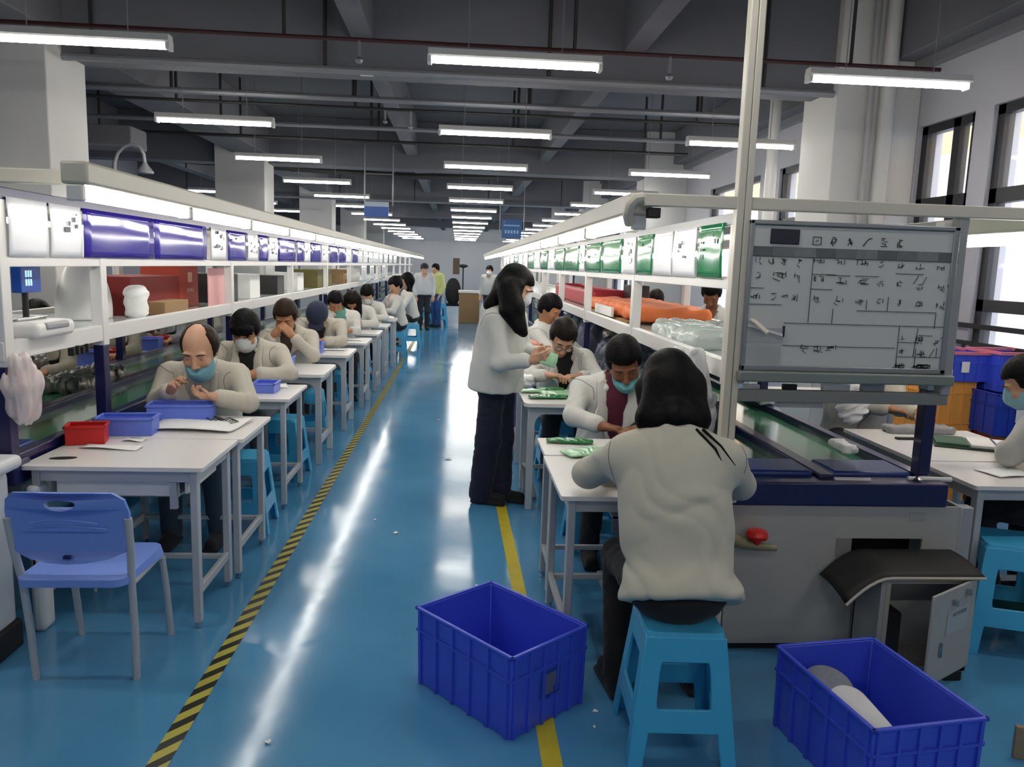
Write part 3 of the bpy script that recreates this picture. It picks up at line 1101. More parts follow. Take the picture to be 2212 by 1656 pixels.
lamp_gear(left_line, -1.42, 1.9, LY0, 3.08, LY1, [3.4, 6.7, 9.1, 11.5, 13.9, 16.3, 18.7], 1, M_CREAM)
lamp_gear(right_line, .73, 1.875, RY0, 3.2, RY1, [5.2, 7.15, 9.0, 10.9, 12.8], -1, M_CREAM)
lamp_gear(right_line, 2.56, 1.875, RY0, 3.2, RY1, [5.2, 7.15, 9.0], 1, M_CREAM)
lamp_gear(left_line, -3.24, 1.9, LY0, 3.3, LY1, [6.7, 9.1], -1, M_CREAM)


def make_strip():
    t = thing('strip_lamp', 'x', 'light', (0, 0, 0), 0, 'strip lamps over the work desks')
    prof = [(.026 * math.cos(a), .026 * math.sin(a)) for a in np.linspace(0, 2 * PI, 13)[:-1]]
    MB().plate(prof, lambda a, b: (a, -.57, b - .03), lambda a, b: (a, .57, b - .03)).build('tube', M_LED, t)
    for sy in (-1, 1):
        MB().box(-.03, .03, sy * .585 - .015, sy * .585 + .015, -.06, .0).build('lamp_holder', M_WHITE, t, bevel=.006)
    return t


S0 = make_strip()
first = True
for nm, x, z, ya, n in (('over the blue-chair row of desks', -1.42, 1.9, 3.68, 24), ('over the desk row with the standing woman', .73, 1.875, 3.82, 15),
                        ('over the window-side desks', 2.56, 1.875, 3.82, 15), ('over the desks across the purple-sheet line', -3.24, 1.9, 3.9, 24)):
    for k in range(n):
        o = S0 if first else dup(S0)
        first = False
        o.location = (x, ya + 1.21 * k, z)
        o['label'] = 'bright strip lamp, %s of the run %s' % (nth(k), nm)

# tall cream post to the ceiling, whiteboard and its frame at the end of the right line
tag(MB().box(1.105, 1.135, 3.14, 3.19, 0, 4.29).box(1.137, 1.165, 3.14, 3.19, 0, 4.29).build('support_post', M_CREAM, bevel=.004), 'tall cream twin-channel post rising beside the whiteboard to the ceiling', 'post')
tag(MB().box(.73, 3.2, 3.145, 3.185, 1.905, 1.955).build('cross_bar', M_CREAM, bevel=.004), 'long cream horizontal bar above the whiteboard holding the lamps', 'bar')
tag(MB().tube([(.73, 3.17, 1.94), (.7, 3.17, 1.935), (.68, 3.175, 1.91), (.675, 3.19, 1.87), (.69, 3.22, 1.84)], .022, 10).build('hook_bracket', M_CREAM), 'curved cream bracket at the aisle-side tip of the long bar', 'bracket')
tag(MB().box(.75, .80, 3.15, 3.2, 1.86, 1.9).build('lamp_clip', M_BLACK, bevel=.004), 'black clip under the aisle-side tip of the long bar', 'clip')

wb = thing('whiteboard', 'grey whiteboard covered in handwriting, hung beside the tall cream post', 'whiteboard', (1.16, 3.13, 1.2615))
u0, u1, v1 = 0, .875, .605
M_WB = mat('whiteboard surface', '#c6c6c4', .35, var=.03, vscale=3)
MB().box(u0 + .012, u1 - .012, .0, .015, .012, v1 - .01).build('board', M_WB, wb)
fr = MB().box(u0, u1, -.006, .022, 0, .022).box(u0, u1, -.006, .022, v1 - .018, v1).box(u0, .018, -.006, .022, 0, v1).box(u1 - .026, u1, -.006, .022, 0, v1)
fr.build('frame', mat('aluminium frame', '#8e9296', .35, .4), wb, bevel=.004)
MB().box(u0 - .01, u1 + .03, -.03, .02, -.045, -.002).build('pen_ledge', mat('ledge grey', '#7d8480', .4), wb, bevel=.006)
ink = MB()
ir = random.Random(4)


def stroke(mb, x, z, dx, dz, w=.0022, y=-.0012):
    mb.bar((x, y, z), (x + dx, y, z + dz), .001, w, up=(-dz, 0, dx) if abs(dx) + abs(dz) > 0 else (0, 0, 1))


def scribble(mb, x, z, w, h, n, wd=.0022, rnd=ir):
    for k in range(n):
        a = rnd.random()
        if a < .45:
            stroke(mb, x + rnd.random() * w * .5, z + rnd.random() * h, w * (.3 + .3 * rnd.random()), 0, wd)
        elif a < .85:
            stroke(mb, x + rnd.random() * w, z + rnd.random() * h * .4, 0, h * (.4 + .4 * rnd.random()), wd)
        else:
            stroke(mb, x + rnd.random() * w * .6, z + rnd.random() * h * .5, w * .4, h * .4 * (1 if rnd.random() < .5 else -1), wd)


# heading: six signs after a dark label
cw = .034
for i, x in enumerate((.262, .335, .405, .472, .545, .612)):
    z = .515
    if i == 0:
        for a in ((0, 0, cw, 0), (0, .03, cw, 0), (0, 0, 0, .03), (cw, 0, 0, .03), (.01, .012, .013, .006)):
            stroke(ink, x + a[0], z + a[1], a[2], a[3], .0026)
    elif i == 3:
        arc = [(x + .036 * (k / 6), z + .032 * math.sin(PI * .55 * k / 6)) for k in range(7)]
        for p, q in zip(arc, arc[1:]):
            stroke(ink, p[0], p[1], q[0] - p[0], q[1] - p[1], .004)
    else:
        scribble(ink, x, z, .028, .034, 9, .0026)
for (x, z, w, n) in [(.03, .435, .03, 3), (.085, .43, .03, 5), (.135, .43, .035, 7), (.2, .428, .03, 6), (.27, .44, .05, 7), (.36, .435, .045, 5), (.45, .435, .05, 8), (.545, .43, .025, 4), (.625, .43, .03, 5), (.70, .43, .04, 4), (.79, .42, .035, 5),
                     (.03, .375, .03, 4), (.09, .375, .08, 10), (.195, .37, .03, 3), (.28, .365, .045, 8), (.37, .36, .05, 7), (.455, .36, .055, 7), (.545, .355, .03, 4), (.63, .355, .025, 6), (.71, .345, .04, 4), (.80, .35, .05, 6),
                     (.02, .29, .045, 7), (.1, .29, .03, 4), (.145, .29, .03, 4), (.19, .29, .03, 3), (.28, .285, .035, 6), (.37, .285, .04, 6), (.46, .285, .045, 6), (.55, .285, .03, 4), (.635, .28, .02, 5), (.71, .28, .04, 7), (.80, .275, .05, 5),
                     (.245, .085, .05, 7), (.30, .08, .045, 7), (.35, .085, .05, 8), (.67, .13, .02, 3), (.73, .13, .045, 9), (.81, .125, .03, 5), (.67, .078, .04, 5), (.74, .07, .05, 6), (.645, .022, .06, 14), (.725, .02, .09, 22), (.045, .06, .09, 16)]:
    scribble(ink, x, z, w, .026 if n < 12 else .022, n, .0022)
for x, z, dx, dz in [(.215, .285, .0, .03), (.205, .29, -.006, .022), (.218, .36, 0, .03), (.27, .46, 0, -.26), (.014, .27, .14, 0), (.27, .397, .1, 0), (.27, .337, .09, 0), (.014, .335, .06, 0), (.62, .41, .12, 0), (.45, .395, .1, 0),
                     (.33, .395, .1, 0), (.47, .255, .34, 0), (.81, .255, 0, -.065), (.6, .255, 0, .06), (.51, .26, 0, .04), (.17, .197, .7, 0), (.66, .197, 0, -.185), (.17, .105, .48, 0), (.66, .13, .09, 0), (.74, .19, -.01, -.12), (.76, .16, 0, -.035), (.745, .16, .06, .0), (.84, .15, .03, .008),
                     (.66, .07, .22, 0), (.74, .105, 0, -.09), (.765, .1, 0, -.03), (.8, .07, .02, .035), (.83, .07, -.0, .04), (.37, .2, 0, .06), (.7, .37, .02, .035), (.74, .37, .014, .03)]:
    stroke(ink, x, z, dx, dz, .0022)
ink.build('handwriting', M_INK, wb, angle=0)
for i in range(10):
    x = .02 + i * .0862
    MB().box(x, x + .0835, -.002, .0, .462 + .002, .5).build('heading_cell', mat('header cell %d' % (i % 3), ['#5c6062', '#6c7072', '#787c7e'][i % 3], .5, var=.25, vscale=30), wb)
MB().box(.085, .205, -.006, .0, .512, .572).build('label_plate', mat('navy label', '#10142c', .4), wb, bevel=.004)
hl = MB()
for z in (.462, .5, .585):
    stroke(hl, .02, z, .86, 0, .002)
hl.build('ruled_line', M_INK, wb)
pp = MB().box(.015, .17, -.004, -.001, .115, .175).box(.015, .165, -.004, -.001, .02, .1)
pp.build('paper_slip', mat('slip grey', '#a9aaab', .6), wb)
MB().bar((.02, -.006, .185), (.172, -.006, .145), .004, .01).build('pointer_stick', M_WHITE, wb)
MB().box(.166, .173, -.008, -.001, .14, .185).build('magnet', M_BLACK, wb)

tag(MB().box(1.165, 2.085, 3.16, 3.2, 1.125, 1.175).build('lower_cross_bar', mat('grey bar paint', '#8c8c88', .45), bevel=.004), 'grey horizontal bar just under the whiteboard', 'bar')  # the bar itself is grey, one even colour
tag(MB().box(2.04, 2.085, 3.15, 3.2, 1.17, 1.93).build('short_post', M_GREYM, bevel=.004), 'short grey upright at the window-side edge of the whiteboard', 'post')
for i in range(4):
    x = 1.2 + i * .17
    tag(MB().box(x, x + [.07, .06, .12, .1][i], 3.175, 3.198, 1.176, 1.195 + .004 * i).build('spare_clip', [M_WHITE, M_BLACK, M_WHITE, M_GREYM][i], bevel=.003), '%s clip lying on the grey bar under the whiteboard' % ['white first', 'small black', 'long white', 'grey last'][i], 'clip')
tag(MB().tube([(1.17, 3.3, 1.5), (1.2, 3.1, 1.46), (1.235, 3.05, 1.42)], .009, 8).build('door_handle_rod', M_CREAM), 'small cream rod sticking out beside the cream post', 'rod')

# cabinet body under the whiteboard, behind the red valve
cab = thing('end_cabinet', 'grey sheet metal cabinet under the whiteboard, behind the red valve', 'cabinet', (1.19, 3.19, 0))
M_CAB = mat('grey sheet metal', '#a5a4a0', .45, var=.04, vscale=3)
MB().plate([(0, .04), (1.03, .04), (1.03, .67), (0, .67)], lambda a, b: (a, 0, b), lambda a, b: (a, .012, b), [[(.55, .41), (.87, .41), (.87, .525), (.55, .525)]]).build('front_panel', M_CAB, cab)
MB().box(1.03, 1.09, -.005, .05, .0, .67).build('corner_post', mat('post grey', '#9c9ea4', .4), cab, bevel=.006)
MB().box(1.05, 1.065, .05, .9, .04, .66).build('side_panel', M_CAB, cab)
MB().box(.0, .012, .05, .9, .04, .66).build('side_panel', M_CAB, cab)
MB().box(.02, 1.03, .35, .36, .05, .66).build('inner_panel', M_BLACK, cab)
MB().box(.03, 1.0, .03, .3, .0, .04).build('plinth', M_BLACK, cab)
MB().box(.48, .548, -.003, 0, .44, .525).build('cover_flap', mat('flap grey', '#7d7c79', .5), cab)
MB().box(.8, .875, -.002, 0, .61, .645).build('sticker', mat('faded sticker', '#9a9a98', .5), cab)
# valve
vv = thing('valve', 'red round valve knob on a beige pipe stub in front of the grey cabinet', 'valve', (1.24, 3.14, .52))
MB().tube([(-.04, .04, 0), (.0, 0, -.005), (.06, -.02, -.01), (.13, -.03, -.012)], [.03, .024, .018, .014], 12).build('pipe_stub', mat('beige pipe', '#8d8468', .5), vv)
MB().lathe([(.014, 0), (.018, .02), (.042, .026), (.047, .042), (.038, .06), (.012, .065)], (.045, -.02, .0), 18).build('knob', M_TRAYR, vv)

# electric box with curved hood and open door
eb = thing('electric_box', 'small grey floor box with a black hood and an open door, before the cabinet', 'box', (1.7, 2.96, 0))
MB().box(.06, .08, 0, .2, .03, .44).box(.44, .46, 0, .2, .03, .44).box(.06, .46, .19, .205, .03, .44).box(.06, .46, 0, .2, .03, .05).build('body', M_CAB, eb)
MB().box(.08, .1, -.002, .0, .05, .43).box(.06, .46, -.004, .0, .415, .445).build('front_frame', mat('frame pale', '#a8a498', .45), eb)
MB().box(.1, .2, .06, .16, .05, .26).build('switchgear', M_DARKPIPE, eb, bevel=.01)


def hood(u, v):
    x = -.1 + u * .58
    z = .45 if u > .3 else .45 - .115 * ((.3 - u) / .3) ** 1.7
    return (x, -.03 + v * .24, z + .012 * math.sin(v * PI) + .03 * v)


MB().grid(hood, 24, 6).build('hood', M_BLACK, eb, solid=.01)
MB().tube([Vector(hood(u, 0)) + Vector((0, -.004, 0)) for u in np.linspace(0, 1, 20)], .006, 6).build('hood_edging', mat('pale edging', '#b4aea2', .5), eb)
dr = MB().bar((.46, -.005, .25), (.16, -.19, .25), .012, .38).build('door', M_CAB, eb, bevel=.003)
nv = Vector((-.185, .3, 0)).normalized() * -1
nv = Vector((.185, -.3, 0)).normalized()
for k, (f_, z) in enumerate(((.55, .385), (.25, .405))):
    p = Vector((.46, -.005, z)).lerp(Vector((.16, -.19, z)), f_) + nv * .006
    MB().bar(p, p + nv * .02, .018, .022).build('latch', M_CHROME, dr)
p = Vector((.46, -.005, .2)).lerp(Vector((.16, -.19, .2)), .75) + nv * .006
MB().bar(p + Vector((0, 0, -.03)), p + Vector((0, 0, .03)), .014, .014).build('handle', M_CHROME, dr)
a0 = Vector((.46, -.005, .3)).lerp(Vector((.16, -.19, .3)), .18) + nv * .0075
a1 = Vector((.46, -.005, .3)).lerp(Vector((.16, -.19, .3)), .66) + nv * .0075
MB().bar(a0, a1, .0015, .1).build('notice', mat('notice sheet', '#a8aeb2', .5), dr)
nt_ = MB()
for k in range(7):
    q = a0.lerp(a1, .12 + .1 * k) + Vector((0, 0, .022)) + nv * .001
    nt_.bar(q, q + Vector((0, 0, .016)), .001, .006)
nt_.build('notice_lettering', M_GREYINK, dr)

# white end cabinet of the left line
le = thing('end_cabinet', 'white moulded cabinet behind the blue chair at the end of the purple-sheet line', 'cabinet', (-1.805, 3.02, 0))
MB().box(-.9, -.02, .0, .28, .06, .78).build('body', M_PLASTICW, le, bevel=.05, seg=4)
MB().box(-.9, .02, -.02, .3, .76, .82).build('top_cap', M_PLASTICW, le, bevel=.025, seg=3)
MB().box(-.14, .0, .02, .26, 0, .12).build('foot', M_BLACK, le, bevel=.01)
MB().box(-.85, -.7, .02, .26, 0, .12).build('foot', M_BLACK, le, bevel=.01)
MB().box(-.02, .035, .36, .46, 0, .66).box(-.02, .03, .36, .9, .28, .36).build('side_leg', M_PLASTICW, le, bevel=.02, seg=3)

# sheets hanging between the rails
M_PURPLE = mat('glossy purple sheet', '#2f2092', .1, coat=0, var=.15, vscale=5)
M_GREEN = mat('glossy green sheet', '#0d7a48', .12, coat=0, var=.12, vscale=5)
M_SLEEVE = mat('white printed sheet', '#dfe1e6', .3, coat=.1)
M_TURQ = mat('teal notice', '#3b8f86', .4)


def sheet(x, y0, y1, mm, label, marks=0, z0=1.628, z1=1.868, seed=1, off=.012, bulge=.006):
    s = 1 if x < 0 else -1
    cy = (y0 + y1) / 2
    w = (y1 - y0) / 2
    t = MB().grid(lambda u, v: (s * (off + bulge * math.sin(v * PI) * (.6 + .4 * math.sin(u * 5 + seed))), -w + u * 2 * w, z0 + v * (z1 - z0)), 10, 8)
    o = t.build('hanging_sheet', mm, loc=(x, cy, 0), solid=.002)
    tag(o, label, 'document', 'sheets hung along the lines')
    if marks:
        r = random.Random(seed)
        mk = MB()
        for _ in range(marks):
            yy = r.uniform(-w * .75, w * .6)
            zz = z0 + (z1 - z0) * r.uniform(.25, .85)
            hh, ww = r.uniform(.008, .03), r.uniform(.01, .05)
            xx = s * (off + bulge + .003)
            mk.box(min(xx, xx + s * .001), max(xx, xx + s * .001), yy, yy + ww, zz, zz + hh)
        mk.build('lettering', M_GREYINK, o)
    return o


PL = [(3.42, 3.74, 'w', 0), (3.76, 4.06, 'w', 5), (4.08, 4.98, 'p', 0), (5.0, 6.0, 'p', 0), (6.12, 6.5, 'w', 10), (6.55, 7.1, 'p', 3), (7.15, 7.5, 'w', 10), (7.55, 7.9, 'p', 2), (7.95, 8.3, 'w', 10), (8.35, 9.2, 'p', 5), (9.3, 9.7, 'p', 3),
      (9.75, 10.1, 'w', 9), (10.15, 10.9, 'p', 8), (10.95, 11.4, 'w', 8), (11.6, 12.4, 'p', 4), (12.5, 13.2, 'p', 4), (13.3, 13.9, 'w', 6), (14.1, 14.8, 'p', 5), (14.9, 15.5, 'w', 9), (15.7, 16.4, 'w', 9), (16.6, 17.3, 'w', 9), (17.5, 18.5, 'w', 9),
      (18.8, 19.6, 'w', 9), (20.0, 21.0, 'w', 9), (21.4, 22.4, 'w', 9), (23, 24, 'w', 9)]
cnt = {'w': 0, 'p': 0}
for i, (a, b, k, n) in enumerate(PL):
    lb = '%s hanging over the purple-sheet line, %s of that colour from the scale' % ('glossy purple sheet' if k == 'p' else 'white sheet', nth(cnt[k]))
    cnt[k] += 1
    sheet(LX, a, b, M_PURPLE if k == 'p' else M_SLEEVE, lb, n, seed=i + 1)
GR = [(3.4, 3.76, 'g', 5), (3.8, 4.2, 'w', 4), (4.23, 4.62, 'w', 0), (4.66, 5.08, 'g', 2), (5.12, 5.5, 'w', 8), (5.55, 6.3, 'g', 2), (6.35, 7.15, 'g', 3), (7.2, 7.5, 'w', 8), (7.55, 8.5, 'g', 6), (8.6, 9.4, 'g', 6), (9.5, 10.1, 'w', 9), (10.2, 11.1, 'g', 8),
      (11.2, 12, 'w', 9), (12.1, 13, 'g', 8), (13.2, 14, 'w', 9), (14.2, 15.2, 'w', 9), (15.4, 16.3, 'g', 6), (16.5, 17.6, 'w', 9), (17.8, 18.9, 'w', 9), (19.1, 20.2, 'w', 9)]
cnt = {'w': 0, 'g': 0}
for i, (a, b, k, n) in enumerate(GR):
    lb = '%s hanging over the green-sheet line, %s of that colour from the whiteboard' % ('glossy green sheet' if k == 'g' else 'white sheet', nth(cnt[k]))
    cnt[k] += 1
    sheet(RX, a, b, M_GREEN if k == 'g' else M_SLEEVE, lb, n, seed=i + 40)
tag(MB().grid(lambda u, v: (2.2 + .02 * u, 3.4 + u * .3, 1.5 + v * .37), 4, 4).build('hanging_sheet', M_GREEN, solid=.003), 'dark green sheet peeping out between whiteboard and windows', 'document', 'sheets hung along the lines')
tag(MB().box(-2.79, -2.775, 3.42, 4.25, 1.245, 1.58).build('back_panel', mat('pale grey acrylic', '#cfd0d2', .3), bevel=.002), 'pale grey back panel behind the scale on the shelf', 'panel')
# tall printed notices far down both lines
for i, (x, y) in enumerate([(LX + .03, 15.0), (LX + .03, 16.4), (LX + .03, 19.0), (RX - .03, 12.4), (RX - .03, 13.4), (RX - .03, 14.6)]):
    sheet(x, y, y + .8, M_SLEEVE, 'tall white notice hanging below the rail of the %s line, %s of three' % ('purple-sheet' if x < 0 else 'green-sheet', nth(i % 3)), 14, 1.28, 1.58, seed=i + 80, off=.03)
# ------------------------------------------------------------------ desks
def make_desk(w, d, kind='flat', drawer=False, h=.75):
    t = thing('work_desk', 'x', 'desk', (0, 0, 0), 0, 'white work desks along the lines')
    if kind == 'flat':
        MB().plate(rrect(-w / 2, w / 2, -d / 2, d / 2, .012, 3), lambda a, b: (a, b, h - .02), lambda a, b: (a, b, h)).build('tabletop', M_DESK, t, bevel=.003)
        lx, ly, lw = w / 2 - .05, d / 2 - .05, .045
        ap = MB().box(-lx, lx, -ly - .012, -ly + .012, h - .075, h - .02).box(-lx, lx, ly - .012, ly + .012, h - .075, h - .02)
        ap.box(-lx - .012, -lx + .012, -ly, ly, h - .075, h - .02).box(lx - .012, lx + .012, -ly, ly, h - .075, h - .02)
        ap.build('apron', M_LEG, t)
        for sx in (-1, 1):
            for sy in (-1, 1):
                lg = MB().box(sx * lx - .016, sx * lx + .016, sy * ly - lw / 2, sy * ly + lw / 2, .03, h - .02)
                lo = lg.build('leg', M_LEG, t, bevel=.004)
                MB().lathe([(.013, 0), (.016, .012), (.012, .03)], (sx * lx, sy * ly, 0), 10).build('foot', M_CHROME, lo)
            MB().box(sx * lx - .012, sx * lx + .012, -ly, ly, .15, .19).build('side_rail', M_LEG, t, bevel=.004)
        MB().box(-lx, lx, ly - .045, ly - .02, .16, .185).build('crossbar', M_LEG, t, bevel=.003)
        if drawer:
            MB().box(-lx + .06, lx - .08, -ly + .03, -ly + .045, .595, .67).box(-lx + .06, lx - .08, -ly + .03, ly - .02, .595, .603).box(lx - .055, lx - .04, -ly + .03, ly - .02, .61, .72).build('book_tray', M_DESK, t, bevel=.003)
            MB().box(lx - .11, lx - .08, -ly + .0, -ly + .02, .55, .67).build('tray_bracket', M_LEG, t)
            MB().plate([(.06 * math.cos(a), .028 * math.sin(a)) for a in np.linspace(0, 2 * PI, 25)[:-1]], lambda a, b: (-w / 2 + .115 + a * .9 + b * .5, -d / 2 + .14 + b, h), lambda a, b: (-w / 2 + .115 + a * .9 + b * .5, -d / 2 + .14 + b, h + .0012)).build('cable_hole_cap', M_BLACK, t)
    else:
        MB().plate(rrect(-w / 2, w / 2, -d / 2, d / 2, .05, 6), lambda a, b: (a, b, h - .026), lambda a, b: (a, b, h)).build('tabletop', M_DESK, t, bevel=.008, seg=3)
        lx, ly = w / 2 - .06, d / 2 - .06

        def arch(W, hh):
            o = [(-W, hh), (-W, 0), (-W + .05, 0)]
            o += [(-W + .05 + (1 - math.cos(a)) * .07, hh - .13 + math.sin(a) * .075) for a in np.linspace(0, PI / 2, 6)]
            o += [(W - .05 - (1 - math.cos(a)) * .07, hh - .13 + math.sin(a) * .075) for a in np.linspace(PI / 2, 0, 6)]
            return o + [(W - .05, 0), (W, 0), (W, hh)]
        for sy in (-1, 1):
            MB().plate(arch(lx + .03, h - .026), lambda a, b: (a, sy * ly - .012, b), lambda a, b: (a, sy * ly + .012, b)).build('leg_arch', M_PLASTICW if sy > 0 else M_LEG, t, bevel=.004)
        for sx in (-1, 1):
            MB().box(sx * lx - .014, sx * lx + .014, -ly, ly, .15, .2).build('side_rail', M_LEG, t, bevel=.004)
            MB().box(sx * lx - .012, sx * lx + .012, -ly, ly, h - .09, h - .026).build('apron', M_LEG, t)
        MB().box(-lx, lx, ly - .03, ly - .008, .16, .19).build('crossbar', M_LEG, t)
    return t


Q = {}


def desk(x, y0, y1, w, kind, label, drawer=False, rot=0):
    d = round(y1 - y0, 2)
    key = (w, d, kind, drawer)
    o = dup(Q[key]) if key in Q else Q.setdefault(key, make_desk(w, d, kind, drawer))
    o.location = (x, (y0 + y1) / 2, 0)
    o['label'] = label
    return o


desk(-1.46, 3.38, 3.94, .76, 'flat', 'white desk with a tray under its top, behind the blue chair', True)
desk(-1.44, 3.95, 4.55, .76, 'flat', 'white desk with film and papers spread before the balding worker')
desk(-1.44, 5.14, 5.77, .72, 'flat', 'white desk before the worker with the white mask, just behind the balding worker')
desk(-1.42, 6.3, 6.98, .74, 'plastic', 'white round-cornered desk with a blue tray before the worker raising both hands')
desk(-1.41, 7.65, 8.32, .74, 'plastic', 'white round-cornered desk before the worker in a navy cap')
desk(-1.38, 8.86, 9.54, .74, 'plastic', 'white round-cornered desk before the worker with a teal collar')
desk(-1.36, 10.06, 10.7, .74, 'plastic', 'seventh desk of the blue-chair row, before the bowed long hair')
desk(-1.36, 11.24, 11.9, .74, 'plastic', 'eighth desk of the blue-chair row')
desk(-1.35, 12.6, 13.25, .74, 'plastic', 'ninth desk of the blue-chair row, under a draped white sheet')
desk(-1.34, 14.4, 15.05, .74, 'plastic', 'tenth and last desk of the blue-chair row')
desk(.79, 3.02, 3.70, .72, 'flat', 'white desk under the elbow of the seated woman with her back turned')
desk(.81, 3.72, 4.1, .74, 'flat', 'shallow white desk with a green pouch before the worker in the maroon shirt')
desk(.83, 5.16, 5.80, .74, 'plastic', 'round-cornered white desk with green pouches beside the standing woman')
desk(.85, 6.42, 7.0, .74, 'plastic', 'white desk behind the worker with glasses')
desk(.85, 7.95, 8.6, .74, 'plastic', 'white desk hidden behind the standing woman')
desk(.9, 11.4, 12.05, .74, 'plastic', 'second last white desk of the standing woman\'s row, far down the aisle')
desk(.9, 13.6, 14.25, .74, 'plastic', 'last white desk of the standing woman\'s row, far down the aisle')
desk(2.7, 3.25, 3.7, .76, 'flat', 'white window-side desk under an elbow, beside the navy beam')
desk(2.72, 3.72, 4.5, .78, 'flat', 'white desk with a dark green folder on the window side')
desk(2.72, 5.6, 6.2, .78, 'flat', 'white desk behind the whiteboard on the window side')
desk(-3.2, 5.2, 5.8, .72, 'flat', 'white desk with a red tray across the purple-sheet line, first of four')
desk(-3.2, 6.4, 7.0, .72, 'flat', 'white desk with red and blue trays across the purple-sheet line')
desk(-3.2, 7.6, 8.2, .72, 'flat', 'third white desk across the purple-sheet line')
desk(-3.2, 8.8, 9.4, .72, 'flat', 'fourth white desk across the purple-sheet line')


# ------------------------------------------------------------------ plastic stools
def make_stool(m=None, h=.46):
    m = m or M_STOOL
    t = thing('plastic_stool', 'x', 'stool', (0, 0, 0), 0, 'turquoise plastic stools')
    wt, wb_ = .135, .185
    MB().plate(rrect(-wt, wt, -wt, wt, .03, 5), lambda a, b: (a, b, h - .02), lambda a, b: (a * .97, b * .97, h)).build('seat', m, t, bevel=.008, seg=3)
    for k in range(4):
        c, s = [(1, 0), (0, 1), (-1, 0), (0, -1)][k]

        def mp(a, b, o):
            q = b / (h - .015)
            hw = wb_ + (wt - wb_) * q
            x, y = a * hw, -hw + o
            return (c * x - s * y, s * x + c * y, b)
        out = [(-1, 0), (-.72, 0), (-.68, .12), (.68, .12), (.72, 0), (1, 0), (1, h - .015), (-1, h - .015)]
        hole = rrect(-.58, .58, .2, h - .1, .04, 4)
        hole = [(max(-1, min(1, a if abs(a) > 1 else a)), b) for a, b in [(x * (1.0 - .1 * (y - .2)), y) for x, y in hole]]
        MB().plate(out, lambda a, b: mp(a, b, 0), lambda a, b: mp(a * .985, b, .012), [hole]).build('side_frame', m, t, bevel=.003)
    return t


ST = make_stool()
ST.location = (.795, 2.56, 0)
ST.rotation_euler = (0, 0, -.06)
ST['label'] = 'turquoise plastic stool under the seated woman with her back turned'
for (x, y, r, lb, sc) in [(2.54, 3.28, -.35, 'turquoise plastic stool with a dark green board inside, by the window-side desk', 1.09), (-1.3, 4.82, .05, 'turquoise stool under the balding worker', 1), (-1.32, 6.02, -.05, 'turquoise stool under the worker with the white mask', 1),
                          (-1.36, 7.3, .1, 'turquoise stool under the worker raising both hands', 1), (-1.36, 8.62, 0, 'turquoise stool under the worker in a navy cap', 1), (-1.36, 9.84, .1, 'turquoise stool under the worker with a teal collar', 1),
                          (-1.36, 11.02, 0, 'turquoise stool under the worker with hair falling over the face', 1), (-1.3, 12.25, 0, 'turquoise stool under the dark-haired worker, before the eighth desk of the row', 1), (-1.05, 13.95, 0, 'turquoise stool under the worker leaning into the aisle', 1),
                          (-.9, 15.9, .1, 'turquoise stool standing out in the aisle under the last seated worker of its row', 1), (-.5, 21.6, .15, 'front one of two turquoise stools standing together at the far end of the aisle', 1.25),
                          (-.86, 22.6, .1, 'rear one of two turquoise stools standing together at the far end of the aisle', 1.25), (.86, 4.55, 0, 'turquoise stool under the worker in the maroon shirt', 1), (.84, 6.15, 0, 'turquoise stool under the worker with glasses', 1),
                          (.88, 7.4, 0, 'turquoise stool under the worker in a white top', 1)]:
    o = dup(ST, (x, y, 0), r, lb)
    o.scale = (1, 1, sc) if sc < 1.2 else (sc, sc, sc * 1.05)
tag(MB().plate(rrect(-.14, .14, -.14, .14, .02), lambda a, b: (2.54 + a * .94 + b * .34, 3.28 - a * .34 + b * .94, .14), lambda a, b: (2.54 + a * .94 + b * .34, 3.28 - a * .34 + b * .94, .15)).build('green_board', mat('dark green board', '#17402c', .5)), 'dark green board lying in the stool by the window-side desk', 'board')

# ------------------------------------------------------------------ blue chair
ch = thing('chair', 'periwinkle blue plastic chair with grey tube legs, drawn up before a white desk', 'chair', (-1.42, 3.08, 0))
seat = MB().plate(rrect(-.2, .2, -.19, .22, .05, 6), lambda a, b: (a * (1.0 + .06 * (b > 0)), b, .405 + .01 * (b < -.1)), lambda a, b: (a, b, .445))
seat.build('seat', M_CHAIR, ch, bevel=.012, seg=3)


def backmap(o):
    def fn(a, b):
        return (a, -.165 - (b - .5) * .16 + .05 * (a / .22) ** 2 * 1 - .03 + o, b)
    return fn


outer = [(.2, .545), (.215, .6), (.222, .7), (.21, .755), (.175, .785), (.09, .792), (0, .793), (-.09, .792), (-.175, .785), (-.21, .755), (-.222, .7), (-.215, .6), (-.2, .545),
         (-.14, .522), (-.07, .512), (0, .508), (.07, .512), (.14, .522)]
dense = []
for p, q in zip(outer, outer[1:] + outer[:1]):
    for k in range(3):
        dense.append((p[0] + (q[0] - p[0]) * k / 3, p[1] + (q[1] - p[1]) * k / 3))
slot = [(.055 * math.cos(a) - .0, .752 + (.012 * math.sin(a) if math.sin(a) > 0 else .03 * math.sin(a))) for a in np.linspace(0, 2 * PI, 25)[:-1]]
slot = [(x, z - .0) for x, z in slot]
